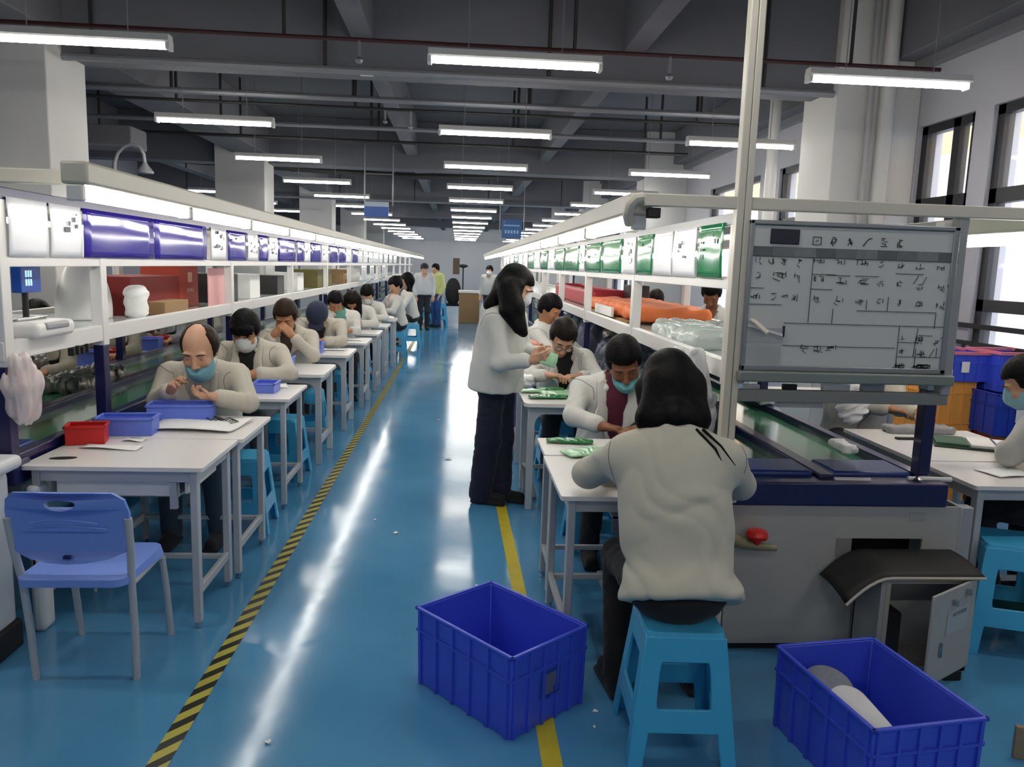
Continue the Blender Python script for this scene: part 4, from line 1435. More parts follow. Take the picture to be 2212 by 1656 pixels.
# body of the back as a curved grid with the hand slot cut through
bk = MB()
bk.plate(dense, backmap(0), backmap(.016), [slot])
bo = bk.build('backrest', M_CHAIR, ch, bevel=.005)
rib = MB()
f0 = backmap(-.002)
for z, w in ((.69, .12), (.665, .15)):
    rib.tube([f0(a, z + .02 * (abs(a) / w) ** 2 * -1) for a in np.linspace(-w, w, 13)], .003, 6)
rib.build('backrest_rib', M_CHAIR, bo)
MB().box(-.012, .012, -.2, -.185, .53, .542).build('rivet', M_NAVY, bo)
for sx in (-1, 1):
    MB().tube([(sx * .19, -.09, 0), (sx * .195, -.1, .2), (sx * .2, -.125, .42), (sx * .212, -.15, .55), (sx * .216, -.172, .68)], .0145, 12).build('leg', M_LEG, ch)
    MB().tube([(sx * .19, .285, 0), (sx * .19, .25, .22), (sx * .188, .215, .38), (sx * .186, .17, .398), (sx * .19, -.11, .398)], .0145, 12).build('leg', M_LEG, ch)

# ------------------------------------------------------------------ crates
def make_crate(L, Wd, Hh, m, rim=True, ribs=5, wt=.008, nm='crate', label_holder=True):
    t = thing(nm, 'x', 'crate', (0, 0, 0), 0)
    k = .985
    def ring(ins, z, s):
        a, b = L / 2 * s - ins, Wd / 2 * s - ins
        return [(-a, -b, z), (a, -b, z), (a, b, z), (-a, b, z)]
    o0, o1 = ring(0, 0, k), ring(0, Hh, 1)
    i1, i0 = ring(wt, Hh, 1), ring(wt, .012, k)
    mb = MB()
    vs = o0 + o1 + i1 + i0
    fs = [(3, 2, 1, 0)]
    for r in range(3):
        for j in range(4):
            fs.append((r * 4 + j, r * 4 + (j + 1) % 4, r * 4 + 4 + (j + 1) % 4, r * 4 + 4 + j))
    fs.append((12, 13, 14, 15))
    mb.add(vs, fs).build('shell', m, t, bevel=.004)
    rm = MB()
    e = .007
    for a, b in ((0, 1), (1, 2), (2, 3), (3, 0)):
        p, q = Vector(o1[a]), Vector(o1[b])
        d = (q - p).normalized()
        rm.bar(p - d * e, q + d * e, 2 * e, .012)
    rm.build('rim', m, t, bevel=.003)
    rb = MB()
    for side in range(4):
        p0, p1 = Vector(o0[side]), Vector(o0[(side + 1) % 4])
        q0, q1 = Vector(o1[side]), Vector(o1[(side + 1) % 4])
        n = ribs if side % 2 == 0 else max(3, ribs // 2 * 2 - 1 if ribs < 5 else ribs)
        out = (p1 - p0).cross(Vector((0, 0, 1))).normalized() * .004
        for i in range(n + 1):
            f_ = .04 + .92 * i / n
            rb.bar(p0.lerp(p1, f_) + out, q0.lerp(q1, f_) + out, .012, .009, up=out)
        z = .72
        rb.bar(p0.lerp(q0, z) + out, p1.lerp(q1, z) + out, .006, .01)
    rb.build('rib', m, t)
    if label_holder:
        x = L / 2 * .985
        MB().box(x - .004, x + .006, -.055, .055, Hh * .32, Hh * .66).build('label_holder', M_CRATE2, t, bevel=.004)
        MB().box(x + .006, x + .0075, -.04, .04, Hh * .36, Hh * .62).build('label_card', mat('dull card', '#5d6688', .6), t)
    return t


c1 = make_crate(.54, .395, .31, M_CRATE)
c1.location = (.193, 2.875, 0)
c1.rotation_euler = (0, 0, math.radians(-50))
c1['label'] = 'empty royal blue plastic crate standing on the aisle floor on the yellow tape'
lt = MB()
for a0, a1, cx in ((PI * .9, PI * 2.1, -.012),):
    lt.tube([(.275, cx + .014 * math.cos(a), .12 + .02 * math.sin(a)) for a in np.linspace(a0, a1, 9)], .0022, 5)
lt.tube([(.275, -.026, .15), (.275, -.026, .12)], .0022, 5)
lt.lathe([(.011, -.001), (.011, .001)], (.0, 0, 0), 12)
lt2 = MB().tube([(.275, .03 + .013 * math.cos(a), .125 + .017 * math.sin(a)) for a in np.linspace(0, 2 * PI, 13)], .0035, 5)
lt2.build('embossed_mark', M_CRATE2, c1)
MB().tube([(.275, -.012 + .014 * math.cos(a), .115 + .02 * math.sin(a)) for a in np.linspace(PI, 2 * PI, 9)], .0022, 5).build('embossed_mark', M_CRATE2, c1)
c2 = make_crate(.54, .40, .30, M_CRATE, label_holder=False)
c2.location = (1.44, 2.41, 0)
c2.rotation_euler = (0, 0, math.radians(-81.5))
c2['label'] = 'royal blue crate holding a white part, before the grey cabinet'
wp = thing('white_part', 'white padded part with a grey rounded head lying in a blue crate', 'part', (1.36, 2.395, .10))
g = Shape()
g.ell(V(-.02, .12, .12), np.stack([unit(V(1, -.25, 0)), unit(V(.25, 1, .22)), unit(V(0, -.22, 1))]), V(.085, .1, .03), .01)
sdf_obj('grey_head', g, .005, mat('grey melange felt', '#7d8390', .9, var=.25, vscale=60), wp)
g = Shape()
g.cone(V(.01, .04, .1), V(.06, -.17, .07), .068, .042, .02)
g.cone(V(.04, .0, .05), V(.05, .02, -.06), .045, .055, .03)
g.plane(V(0, 0, -.085), V(0, 0, -1), .003)
g.plane(V(0, 0, .135), V(0, -.1, 1), .02)
sdf_obj('white_sleeve', g, .005, mat('white foam', '#dededf', .6), wp)

# stack of crates by the window railing
def stackbox(x, y, z, r, L, Wd, Hh, m, label, name='crate', lid=None, lab=True):
    o = make_crate(L, Wd, Hh, m, ribs=4, label_holder=False)
    o.location = (x, y, z)
    o.rotation_euler = (0, 0, r)
    tag(o, label, 'crate', 'crates stacked by the windows')
    if lid:
        MB().plate(rrect(-L / 2 - .012, L / 2 + .012, -Wd / 2 - .012, Wd / 2 + .012, .02), lambda a, b: (a, b, Hh), lambda a, b: (a, b, Hh + .022), [rrect(-L / 2 + .01, L / 2 - .01, -Wd / 2 + .01, Wd / 2 - .01, .02)]).build('pink_rim', lid, o, bevel=.004)
    if lab:
        MB().box(-.04, .02, -Wd / 2 - .012, -Wd / 2 - .009, Hh * .35, Hh * .75).build('label_card', M_PAPER, o)
    return o


stackbox(3.68, 5.75, 0, .05, .36, .42, .32, M_ORANGE, 'orange crate on the floor, bottom of the pile under a pink rim', lab=False)
stackbox(3.68, 5.75, .325, .05, .36, .42, .27, M_ORANGE, 'orange crate in the middle of the pile under a pink rim', lab=False)
stackbox(3.68, 5.75, .6, .04, .36, .42, .31, M_ORANGE, 'upper orange crate under the pink-rimmed blue crate', lab=False)
stackbox(3.74, 5.72, .915, .02, .4, .42, .2, M_CRATE, 'blue crate with a pink rim on top of the orange crates', lid=M_PINK)
stackbox(3.6, 6.15, .9, .0, .22, .3, .46, M_CRATE, 'tall blue crate behind the pink-rimmed one beside the whiteboard', lab=False)
stackbox(4.08, 5.5, 0, 0, .36, .4, .44, M_RUST, 'rust orange crate under the dark blue one with a white label', lab=False)
stackbox(4.02, 5.45, .56, 0, .36, .38, .3, M_CRATE2, 'dark blue crate with a white label, on the rust orange crate')
stackbox(4.12, 5.6, .86, .06, .4, .38, .27, M_CRATE, 'blue crate with a pinkish rim topping the rust orange pile', lid=M_PINK, lab=False)
stackbox(4.22, 5.05, .3, 0, .3, .34, .4, M_CRATE, 'blue crate with a white label, end of the row by the railing')
stackbox(4.22, 5.05, 0, 0, .3, .34, .3, M_CRATE2, 'dark blue crate on the floor under the end blue crate', lab=False)
tag(MB().box(3.91, 4.25, 5.31, 5.68, .445, .555).build('flat_box', M_RUST, bevel=.01), 'flat rust orange box between the rust orange and the dark blue crate', 'box')
ra = thing('railing', 'black steel railing in front of the windows', 'railing', (4.32, 4.0, 0))
MB().box(-.02, .02, .4, 2.8, 1.26, 1.3).build('top_rail', M_BLACK, ra)
MB().box(-.02, .02, .4, 2.8, 1.12, 1.15).build('middle_rail', M_BLACK, ra)
for i in range(17):
    MB().box(-.012, .012, .45 + i * .14, .474 + i * .14, 0, 1.13).build('baluster', M_BLACK, ra)

# ------------------------------------------------------------------ small trays
def make_tray(L, Wd, Hh, m, label):
    t = make_crate(L, Wd, Hh, m, ribs=3, wt=.004, nm='parts_tray', label_holder=False)
    for c in list(t.children):
        if c.name.startswith('rib'):
            bpy.data.objects.remove(c)
    tag(t, label, 'tray', 'small parts trays')
    return t


for (L, Wd, Hh, m, x, y, z, r, lb) in [
    (.17, .12, .085, M_TRAYR, -1.76, 3.83, .751, .25, 'red parts tray on the desk behind the blue chair'),
    (.27, .15, .085, M_TRAYB, -1.66, 4.05, .751, .12, 'blue parts tray beside the red one on the desk behind the blue chair'),
    (.34, .16, .085, M_TRAYB, -1.52, 4.44, .751, .15, 'blue parts tray under the hands of the balding worker'),
    (.15, .2, .06, M_TRAYB, -1.3, 5.45, .751, 0, 'small blue tray beside the elbow of the balding worker'),
    (.26, .2, .11, M_TRAYB, -1.46, 6.48, .751, .0, 'blue tray before the worker raising both hands'),
    (.2, .2, .1, M_TRAYB, -1.42, 7.85, .751, .0, 'periwinkle tray before the worker in a navy cap'),
    (.22, .2, .09, M_TRAYR, -2.98, 5.45, .751, .3, 'lone red tray on the first desk across the purple-sheet line'),
    (.22, .16, .12, M_TRAYB, -2.97, 6.52, .751, .1, 'blue tray on the second desk across the purple-sheet line'),
    (.2, .2, .1, M_TRAYR, -2.95, 6.82, .751, .1, 'red tray beside the blue one on the second desk across the purple-sheet line'),
    (.3, .2, .11, M_TRAYB, -2.99, 7.75, .751, .1, 'blue tray on the third desk across the purple-sheet line'),
    (.18, .18, .11, M_TRAYR, -2.95, 8.0, .751, .1, 'red tray on the third desk across the purple-sheet line'),
    (.25, .2, .1, M_TRAYB, -3.05, 9.1, .751, .1, 'blue tray on the fourth desk across the purple-sheet line')]:
    o = make_tray(L, Wd, Hh, m, lb)
    o.location = (x, y, z)
    o.rotation_euler = (0, 0, r)


def paper(x, y, z, w, d, r, label, m=None, name='paper', curl=.004, cat='paper', marks=0, seed=0):
    o = MB().grid(lambda u, v: ((u - .5) * w, (v - .5) * d, .0035 + curl * (1 + math.sin(u * 5 + seed) * math.cos(v * 4 + seed))), 10, 8).build(name, m or M_PAPER, solid=.0008)
    o.location = (x, y, z)
    o.rotation_euler = (0, 0, r)
    tag(o, label, cat)
    if marks:
        rr = random.Random(seed)
        mk = MB()
        for _ in range(marks):
            a, b_ = rr.uniform(-.4, .3) * w, rr.uniform(-.4, .4) * d
            mk.box(a, a + rr.uniform(.01, .06), b_, b_ + .003, .0035 + curl * 2.1, .004 + curl * 2.1)
        mk.build('lettering', M_GREYINK, o)
    return o


paper(-1.6, 3.72, .75, .27, .08, -.1, 'white paper strip beside the red tray behind the blue chair')
paper(-1.56, 3.88, .75, .1, .06, -.1, 'small printed label under the edge of the blue tray', marks=6, seed=3)
b1 = paper(-1.37, 4.26, .751, .46, .34, -.1, 'clear film bag of printed parts spread on the desk of the balding worker', M_PAPER, 'film_bag', .011, 'bag', seed=2)
paper(-1.43, 4.22, .749, .15, .12, -.2, 'grey printed card inside the film on the desk of the balding worker', mat('grey card', '#b9b9bb', .5), 'card', .001, 'card', marks=5, seed=5)
wr_ = MB()
for k in range(5):
    rr = random.Random(k)
    pts = [(-1.3 + .14 * u_ + .0, 4.34 - .09 * u_ + .025 * math.sin(u_ * 7 + k * 1.3) + .012 * k, .768 + .006 * math.sin(u_ * 9 + k)) for u_ in np.linspace(-.6, .9, 16)]
    wr_.tube(pts, .0022, 5)
tag(wr_.build('wire_bundle', M_INK), 'thin black wires lying on the film bag before the balding worker', 'wires')
paper(-1.3, 4.75 + .9, .75, .2, .16, .3, 'white sheet on the desk of the worker with the white mask')
paper(-1.25, 8.1, .75, .25, .12, .1, 'white sheet beside the periwinkle tray', marks=8, seed=8)
paper(-1.2, 9.2, .75, .2, .14, .1, 'white sheet on the desk before the teal-collared worker', seed=1)
paper(-1.2, 12.95, .75, .34, .4, .1, 'white sheet draped on the ninth desk of the blue-chair row', curl=.02, seed=1)

# pouches on the right desks
def pouch(x, y, z, L, w, r, m, label, tk=.012):
    g = Shape()
    g.ell(V(0, 0, tk), np.eye(3), V(L / 2, w / 2, tk), .01)
    g.box(V(0, 0, tk * .7), np.eye(3), V(L / 2, w / 2, .004), .003, .01)
    o = sdf_obj('pouch', g, .004, m, noise=(.004, .06, int(x * 100) % 17), loc=(x, y, z))
    o.rotation_euler = (0, 0, r)
    tag(o, label, 'pouch')
    return o


pouch(.6, 3.98, .755, .24, .07, -.1, M_POUCH, 'dark green flat pouch at the aisle end of the shallow desk')
pouch(.66, 3.74, .755, .26, .13, .35, M_POUCHL, 'pale green sheet beside the elbow of the seated woman')
pouch(.64, 5.38, .755, .26, .1, .1, M_POUCH, 'crumpled dark green pouch on the front edge of the round-cornered desk')
pouch(.76, 5.5, .76, .3, .16, -.1, M_POUCHL, 'pale green pouch lying across the round-cornered desk')
pouch(.55, 5.62, .755, .16, .08, .1, M_POUCHL, 'small mint pouch at the corner of the round-cornered desk')
pouch(.7, 5.72, .755, .2, .1, .1, M_POUCH, 'green pouch nearest the worker with glasses')


def lump(name, x, y, z, hx, hy, hz, m, label, cat, amp=.03, wl=.14, seed=1, h=.01, rot=0):
    g = Shape()
    c, s = math.cos(rot), math.sin(rot)
    g.box(V(0, 0, hz), np.array([[c, s, 0], [-s, c, 0], [0, 0, 1]]), V(hx, hy, hz), min(hx, hy, hz) * .8, .02)
    g.plane(V(0, 0, .0), V(0, 0, -1), 0)
    o = sdf_obj(name, g, h, m, noise=(amp, wl, seed), loc=(x, y, z))
    tag(o, label, cat)
    return o


lump('silver_bag', .72, 3.2, .752, .09, .05, .022, mat('crumpled clear bag', '#b8b8b6', .15, .2, trans=.25, bump=.8, bscale=40), 'crumpled clear bag on the desk before the seated woman', 'bag', .016, .06, 3, .005, -.3)
lump('clear_bag', .52, 5.9, .75, .07, .06, .045, M_BAG, 'small clear crumpled bag at the corner by the standing woman', 'bag', .018, .07, 5, .006)
lump('salmon_bag', .64, 6.72, .7501, .08, .07, .14, mat('salmon film', '#e8a08c', .4), 'salmon pink bag standing behind the hands of the standing woman', 'bag', .02, .12, 8, .008)
lump('white_bundle', 1.08, 5.95, .75, .1, .1, .06, cloth('#c9ccd0'), 'round pale grey roll by the arm of the worker with glasses', 'roll', .006, .2, 6, .008)
for i, (x, y, z, a, b_, c_, mm, lb) in enumerate([(1.42, 6.5, .755, .2, .42, .15, M_DCLOTH, 'dark grey jacket heaped on the belt beyond the worker with glasses'), (1.42, 7.6, .755, .2, .4, .2, M_DCLOTH, 'dark navy padded coat piled behind the first dark jacket'),
                                              (1.42, 5.5, .755, .19, .35, .1, mat('grey blue bag', '#6d727c', .5, var=.2), 'grey folded bag on the belt beyond the worker in the maroon shirt'), (1.45, 4.75, .755, .18, .28, .06, mat('grey blue bag', '#6d727c', .5), 'flat grey bag on the belt behind the seated woman'),
                                              (1.4, 6.9, 1.02, .08, .1, .05, M_FOIL, 'crumpled silver bag on top of the dark jacket'), (1.45, 8.9, .755, .2, .4, .22, M_DCLOTH, 'third dark jacket heaped on the belt, farther along')]):
    lump('jacket_heap' if i in (0, 1, 5) else 'soft_bag', x, y, z, a, b_, c_, mm, lb, 'bag' if i not in (0, 1, 5) else 'jacket', .035, .16, i + 2, .014)
for i, (x, y, z, a, b_, c_, lb) in enumerate([(-3.0, 5.7, .755, .12, .08, .1, 'crumpled silver bag on the desk with the lone red tray'), (-3.12, 6.85, .755, .12, .1, .12, 'crumpled silver bag behind the blue and red trays across the line'),
                                         (-3.1, 8.05, .755, .12, .12, .14, 'tall crumpled silver bag on the third desk across the line'), (-2.52, 5.5, .755, .13, .35, .045, 'long flat silver bag lying on the belt behind the red tray'), (-3.2, 9.25, .755, .14, .12, .13, 'crumpled silver bag on the fourth desk across the line')]):
    o = lump('silver_bag', x, y, z, a, b_, c_, M_FOIL, lb, 'bag', .04, .12, i + 11, .01)

# translucent bags hanging on the end posts
def hang_bag(x, y, zt, zb, w, m, label, seed, r=0):
    g = Shape()
    g.ell(V(0, 0, (zb - zt) * .62), np.eye(3), V(.055, w / 2, (zt - zb) * .42), .03)
    for s in (-1, 1):
        g.cone(V(0, s * w * .25, (zb - zt) * .4), V(0, s * w * .16, -.01), .05, .03, .03)
    o = sdf_obj('plastic_bag', g, .007, m, noise=(.02, .09, seed), loc=(x, y, zt))
    o.rotation_euler.z = r
    return tag(o, label, 'bag')


hang_bag(-1.83, 3.43, 1.2, .93, .17, M_BAGP, 'thin pinkish plastic bag hanging on the end post beside the red tray', 3)
hang_bag(1.03, 3.44, 1.3, .8, .3, M_BAG, 'white plastic bag hanging beside the cream post behind the seated woman', 6, PI / 2)
hang_bag(2.44, 4.62, 1.22, .78, .22, M_BAG, 'white plastic bag hanging below the whiteboard beside an arm', 9, PI / 2)

# things on the purple-sheet line shelf
sc_ = thing('bench_scale', 'white bench scale with a small blue screen on the shelf', 'scale', (-2.08, 3.72, 1.2401))
sc_.scale = (1.15, 1.15, 1.3)
g = Shape()
g.box(V(.06, 0, .05), np.eye(3), V(.17, .15, .028), .02, .02)
sdf_obj('body', g, .006, M_WHITE, sc_)
MB().box(-.1, .18, -.13, .13, .0, .028).build('base', M_BLACK, sc_, bevel=.01)
MB().box(-.1, .14, -.11, .11, .079, .09).build('weighing_plate', M_CHROME, sc_, bevel=.004)
MB().box(.17, .235, -.09, .09, .05, .075).build('keypad', M_GREYM, sc_, bevel=.008)
sp_ = MB().tube([(.08, .06, .08), (.08, .06, .17)], .012, 8).build('screen_stand', M_BLACK, sc_)
MB().box(.06, .1, -.0, .15, .17, .265).build('screen', mat('blue screen', '#2450a8', .3), sc_, bevel=.004)
rd = MB()
for k in range(6):
    rd.box(.1005, .1012, .03 + .018 * (k % 3), .042 + .018 * (k % 3), .195 + .03 * (k // 3), .218 + .03 * (k // 3))
rd.build('readout', mat('readout glow', '#9cc4f0', .3, emit=.8), sc_)
g = Shape()
g.ell(V(0, 0, .02), np.eye(3), V(.13, .17, .345), .02)
g.ell(V(.05, .1, .05), np.eye(3), V(.1, .1, .26), .05)
g.plane(V(0, 0, .0), V(0, 0, -1), 0)
tag(sdf_obj('machine_cover', g, .008, M_WHITE, loc=(-2.36, 5.12, 1.2401), soft=1), 'rounded white machine cover on the shelf before the red cartons', 'cover')
lump('white_bag', -2.12, 5.38, 1.2401, .06, .08, .1, M_PAPER, 'white crumpled bag on the shelf beside the red cartons', 'bag', .02, .15, 4, .01)
bx_ = thing('carton', 'red printed carton on the shelf above the balding worker', 'carton', (-2.36, 6.25, 1.2401))
MB().box(-.15, .15, .22, .68, 0, .335).build('body', mat('red carton', '#b5432e', .6), bx_, bevel=.004)
MB().box(.1505, .153, .42, .52, .2, .28).build('printed_square', mat('carton print', '#e8c9a8', .6), bx_)
pr_ = MB()
for k in range(6):
    pr_.box(.1505, .1525, .4 + k * .028, .415 + k * .028, .12, .15)
pr_.build('printed_lettering', mat('carton print', '#e8c9a8', .6), bx_)
tag(MB().box(-2.5, -2.2, 5.5, 6.44, 1.2401, 1.5).build('carton', mat('deep red carton', '#8c241c', .6), bevel=.004), 'long deep red carton on the shelf, left of the printed one', 'carton')
tag(MB().box(-2.16, -2.02, 5.62, 6.1, 1.2401, 1.33).build('carton', M_CARD, bevel=.004), 'low brown carton in front of the red carton on the shelf', 'carton')
tag(MB().box(-2.5, -2.2, 4.98, 5.28, 1.561, 1.6).build('carton', M_DARKPIPE, bevel=.004), 'flat dark box on the red carton', 'box') if False else None
tag(MB().box(-2.0, -1.99, 6.5, 7.05, 1.2401, 1.56).build('pink_card', mat('pink card', '#e8b0b0', .6), bevel=.001), 'pink printed card standing on the shelf after the red carton', 'card')
for i, (y, m_, hx, hz, lb) in enumerate([(7.55, M_DARKPIPE, .2, .26, 'black box on the purple-sheet line shelf beyond the second post'), (8.4, M_PAPER, .2, .25, 'white carton on the purple-sheet line shelf, third bay'), (9.6, M_DARKPIPE, .18, .22, 'black meter on the purple-sheet line shelf, fourth bay'),
                                  (10.8, M_PAPER, .2, .24, 'white carton on the purple-sheet line shelf, fourth bay'), (12.3, mat('olive carton', '#6a6230', .6), .22, .27, 'olive carton on the purple-sheet line shelf, fifth bay'), (13.2, mat('olive carton', '#6a6230', .6), .22, .27, 'second olive carton on the purple-sheet line shelf, just after the first'),
                                  (15.0, M_CARD, .2, .26, 'brown carton on the purple-sheet line shelf, sixth bay'), (17, M_PAPER, .2, .26, 'white carton far along the purple-sheet line shelf')]):
    tag(MB().box(-2.5, -2.1, y - hx, y + hx, 1.2401, 1.2401 + hz).build('carton', m_, bevel=.006), lb, 'carton')
cl = MB()
for k, (y, hh) in enumerate(((3.93, .04), (3.98, .045), (4.03, .035), (4.08, .045))):
    tag(MB().box(-1.875, -1.85 + .005, y - .008, y + .008, 1.155, 1.155 + hh).build('peg_hook', M_DARKPIPE, bevel=.002), 'dark hook under the shelf rail above the plastic bag, %s of four' % nth(k), 'hook', 'hooks under the shelf rail')

# things on the right shelf
g = Shape()
g.box(V(0, 0, .1), np.eye(3), V(.2, 1.6, .1), .04, .02)
g.box(V(0, 0, .2), np.eye(3), V(.16, 1.54, .11), .04, .02, 's')
tag(sdf_obj('long_tray', g, .016, mat('crimson plastic', '#b0202e', .45), loc=(1.62, 9.9, 1.2401)), 'long crimson tray on the green-sheet line shelf', 'tray')
g = Shape()
g.box(V(0, 0, .06), np.eye(3), V(.3, 1.05, .055), .04, .02)
tag(sdf_obj('orange_sack', g, .014, mat('orange sheet', '#e87a40', .6), loc=(1.64, 6.95, 1.259), noise=(.02, .3, 4)), 'long orange sack lying on the shelf behind the white label strip', 'sack')
tag(MB().box(1.32, 1.98, 6.05, 7.95, 1.2401, 1.259).build('flat_carton', M_CARD, bevel=.003), 'flat carton under the orange sack on the shelf', 'carton')
tag(MB().box(1.28, 1.3, 6.5, 7.3, 1.262, 1.34).build('shelf_label', M_PAPER), 'white label strip before the orange sack', 'label')
lump('clear_wrap', 1.6, 4.5, 1.2401, .36, .42, .05, mat('frosted film', '#cfdcd8', .25, trans=.35, coat=.3), 'heap of frosted film on the shelf beside the cream post', 'film', .035, .2, 8, .014)
tag(MB().box(1.75, 1.95, 7.95, 8.25, 1.2401, 1.5).build('black_box', M_DARKPIPE, bevel=.01), 'black box with a red stripe on the shelf behind the orange sack', 'box')

# window-side desk things
fo = thing('folder', 'dark green open folder with white pages on the window-side desk', 'folder', (2.86, 4.08, .7501), -.45)
MB().box(-.2, .2, -.14, .14, 0, .012).build('cover', mat('dark green cover', '#12321f', .35), fo, bevel=.003)
MB().box(-.02, .17, -.12, .12, .0125, .026).build('pages', M_PAPER, fo)
MB().box(-.19, -.03, -.12, .12, .0125, .024).build('clear_pocket', mat('green pocket', '#2c5a40', .45, bump=.4, bscale=60), fo)
MB().box(.1, .112, -.12, .12, .0262, .0275).build('stripe', M_NAVY, fo)
paper(2.62, 3.48, .75, .22, .16, .2, 'white sheet on the desk beside the navy beam')
tag(MB().tube([(2.8, 3.52, .758), (2.84, 3.5, .76), (2.88, 3.47, .758)], .008, 8).build('marker_pen', M_WHITE), 'small white pen by the elbow on the window-side desk', 'pen')
tag(MB().box(2.5, 2.72, 4.2, 4.235, .7501, .762).build('scissors_strip', M_BLACK, bevel=.004), 'thin black ruler on the window-side desk', 'ruler')
lump('grey_bag', 2.75, 4.42, .7501, .2, .06, .02, mat('grey film', '#8e8e90', .4), 'flat grey film bag at the back of the window-side desk', 'bag', .01, .1, 3, .008)
lump('white_bundle', 1.95, 3.75, .79, .04, .09, .02, M_PAPER, 'white wrapped bundle on the belt rail below the whiteboard', 'bundle', .01, .08, 2, .006)
lump('white_bundle', 2.08, 5.2, .79, .05, .16, .025, M_PAPER, 'longer white bundle farther back on the belt rail', 'bundle', .012, .08, 4, .007)
tag(MB().tube([(1.66, 3.24, .775), (1.82, 3.235, .775)], .011, 8).build('white_pipe', M_WHITE), 'short white pipe at the middle of the belt end', 'pipe')
tag(MB().tube([(2.0, 3.25, .78), (2.2, 3.25, .778)], .011, 8).build('white_pipe', M_WHITE), 'longer white pipe at the window-side corner of the belt end', 'pipe')
tag(MB().lathe([(.015, 0), (.018, .01), (.008, .02)], (2.03, 3.225, .775), 12).build('cap_nut', M_CHROME), 'small shiny cap at the belt end', 'nut')

# shoes under the desk of the seated woman and clutter
lump('sneaker_heap', .98, 3.55, .17, .1, .06, .05, cloth('#8d8680'), 'pair of grey sneakers pushed under the desk of the seated woman', 'shoes', .02, .1, 5, .008)
tag(MB().box(.72, 1.2, 3.4, 3.7, .13, .168).build('under_shelf', M_GREYM, bevel=.004), 'low grey shelf board under the desk of the seated woman', 'shelf')
lump('green_bag', .95, 3.45, .58, .1, .06, .05, mat('sage bag', '#7f8f80', .5), 'sage green bag on the tray under the desk of the seated woman', 'bag', .02, .1, 7, .008)
tag(MB().box(.7, 1.13, 3.3, 3.66, .565, .58).box(.7, 1.13, 3.3, 3.31, .5, .6).build('under_tray', M_GREYM, bevel=.003), 'grey tray under the top of the nearest right desk', 'tray')
o = MB().grid(lambda u, v: (.46 + .03 * math.sin(v * 3) + .14 * (1 - v) * u, 5.42 + u * .05, .0 + v * .3 - .02 * u * v), 6, 8).build('paper_bag', mat('pale grey sheet', '#b9bcc2', .6), solid=.002)
tag(o, 'pale grey paper bag leaning on the desk leg beside the standing woman', 'bag')
tag(MB().box(.44, .52, 6.55, 6.75, .3, .6).build('purple_bin', mat('lilac plastic', '#6a62a8', .5), bevel=.01), 'lilac bin showing between the standing woman and the desk leg', 'bin')

# offcuts at the lower right edge
w1 = MB().bar((1.98, 2.42, .06), (2.5, 2.28, .06), .02, .12).build('wood_offcut', mat('beige board', '#8f8066', .7, var=.15, vscale=20, stretch=(1, 1, 8)), bevel=.003)
tag(w1, 'thin beige board standing on edge beside the crate with the white part', 'board')
tag(MB().tube([(2.16, 2.52, .02), (2.2, 2.5, .022)], .018, 12).build('caster', M_BLACK), 'small black caster on the floor by the beige board', 'caster')
tag(MB().box(2.05, 2.13, 2.93, 3.0, 0, .045).build('foot_block', M_BLACK, bevel=.006), 'black foot block under the open box door', 'block')

# small litter and paper on the aisle floor
for i, (x, y, s) in enumerate([(-.05, 6.6, .05), (-.35, 4.7, .03), (.13, 3.9, .012), (-.62, 2.55, .02), (.55, 2.72, .02), (.53, 2.62, .014), (1.98, 2.75, .02), (-.18, 8.3, .03), (-.5, 4.95, .02)]):
    paper(x, y, 0, s, s * .8, i, ['cream scrap of paper in the middle of the aisle', 'upright white chip beside the bright floor reflection', 'tiny white speck before the blue crate', 'tiny speck on the floor before the hazard tape', 'white crumb between blue crate and stool', 'smaller crumb at the foot of the stool',
          'dark-looking chip between the two stools', 'white scrap farther down the aisle', 'small scrap near the hazard tape'][i], name='paper_scrap', cat='litter', curl=.003)

# hanging aisle signs
M_SIGN = mat('blue sign', '#3f66b4', .4)
M_SIGN2 = mat('deep blue sign', '#1d4f8c', .4)
sg = thing('hanging_sign', 'blue and white sign hanging over the purple-sheet line', 'sign', (-1.43, 14.0, 2.42))
MB().box(-.21, .21, -.01, .01, 0, .18).build('board', M_SIGN, sg)
MB().box(-.21, .21, -.01, .01, .18, .26).build('pale_band', mat('pale band', '#b8c4d8', .4), sg)
for x in (-.2, .28):
    MB().tube([(x, 0, .2), (x, 0, 1.2)], .012, 6).build('hanging_rod', M_PIPE, sg)
MB().tube([(-.2, 0, .73), (.28, 0, .73)], .01, 6).build('hanging_rod', M_PIPE, sg)
sg = thing('hanging_sign', 'deep blue sign with pale lettering hanging over the green-sheet line', 'sign', (1.31, 20.0, 2.35))
MB().box(-.25, .25, -.01, .01, 0, .46).build('board', M_SIGN2, sg)
m_ = MB().box(-.2, .2, -.013, -.011, .3, .33)
for k in range(5):
    m_.box(-.17 + k * .075, -.125 + k * .075, -.013, -.011, .12, .2)
m_.tube([(-.2, -.012, .42), (-.17, -.012, .4), (-.2, -.012, .38)], .006, 5)
m_.build('lettering', mat('pale blue letters', '#7fb0d8', .4), sg)
for x in (-.3, .3):
    MB().tube([(x, 0, -.1), (x, 0, 1.3)], .012, 6).build('hanging_rod', M_PIPE, sg)
MB().tube([(-.3, 0, .6), (.3, 0, .6)], .01, 6).build('hanging_rod', M_PIPE, sg)
tag(MB().box(-.95, -.83, 7.72, 7.8, 3.37, 3.42).build('camera_dome', M_WHITE), 'small white sensor on the first main beam', 'sensor')

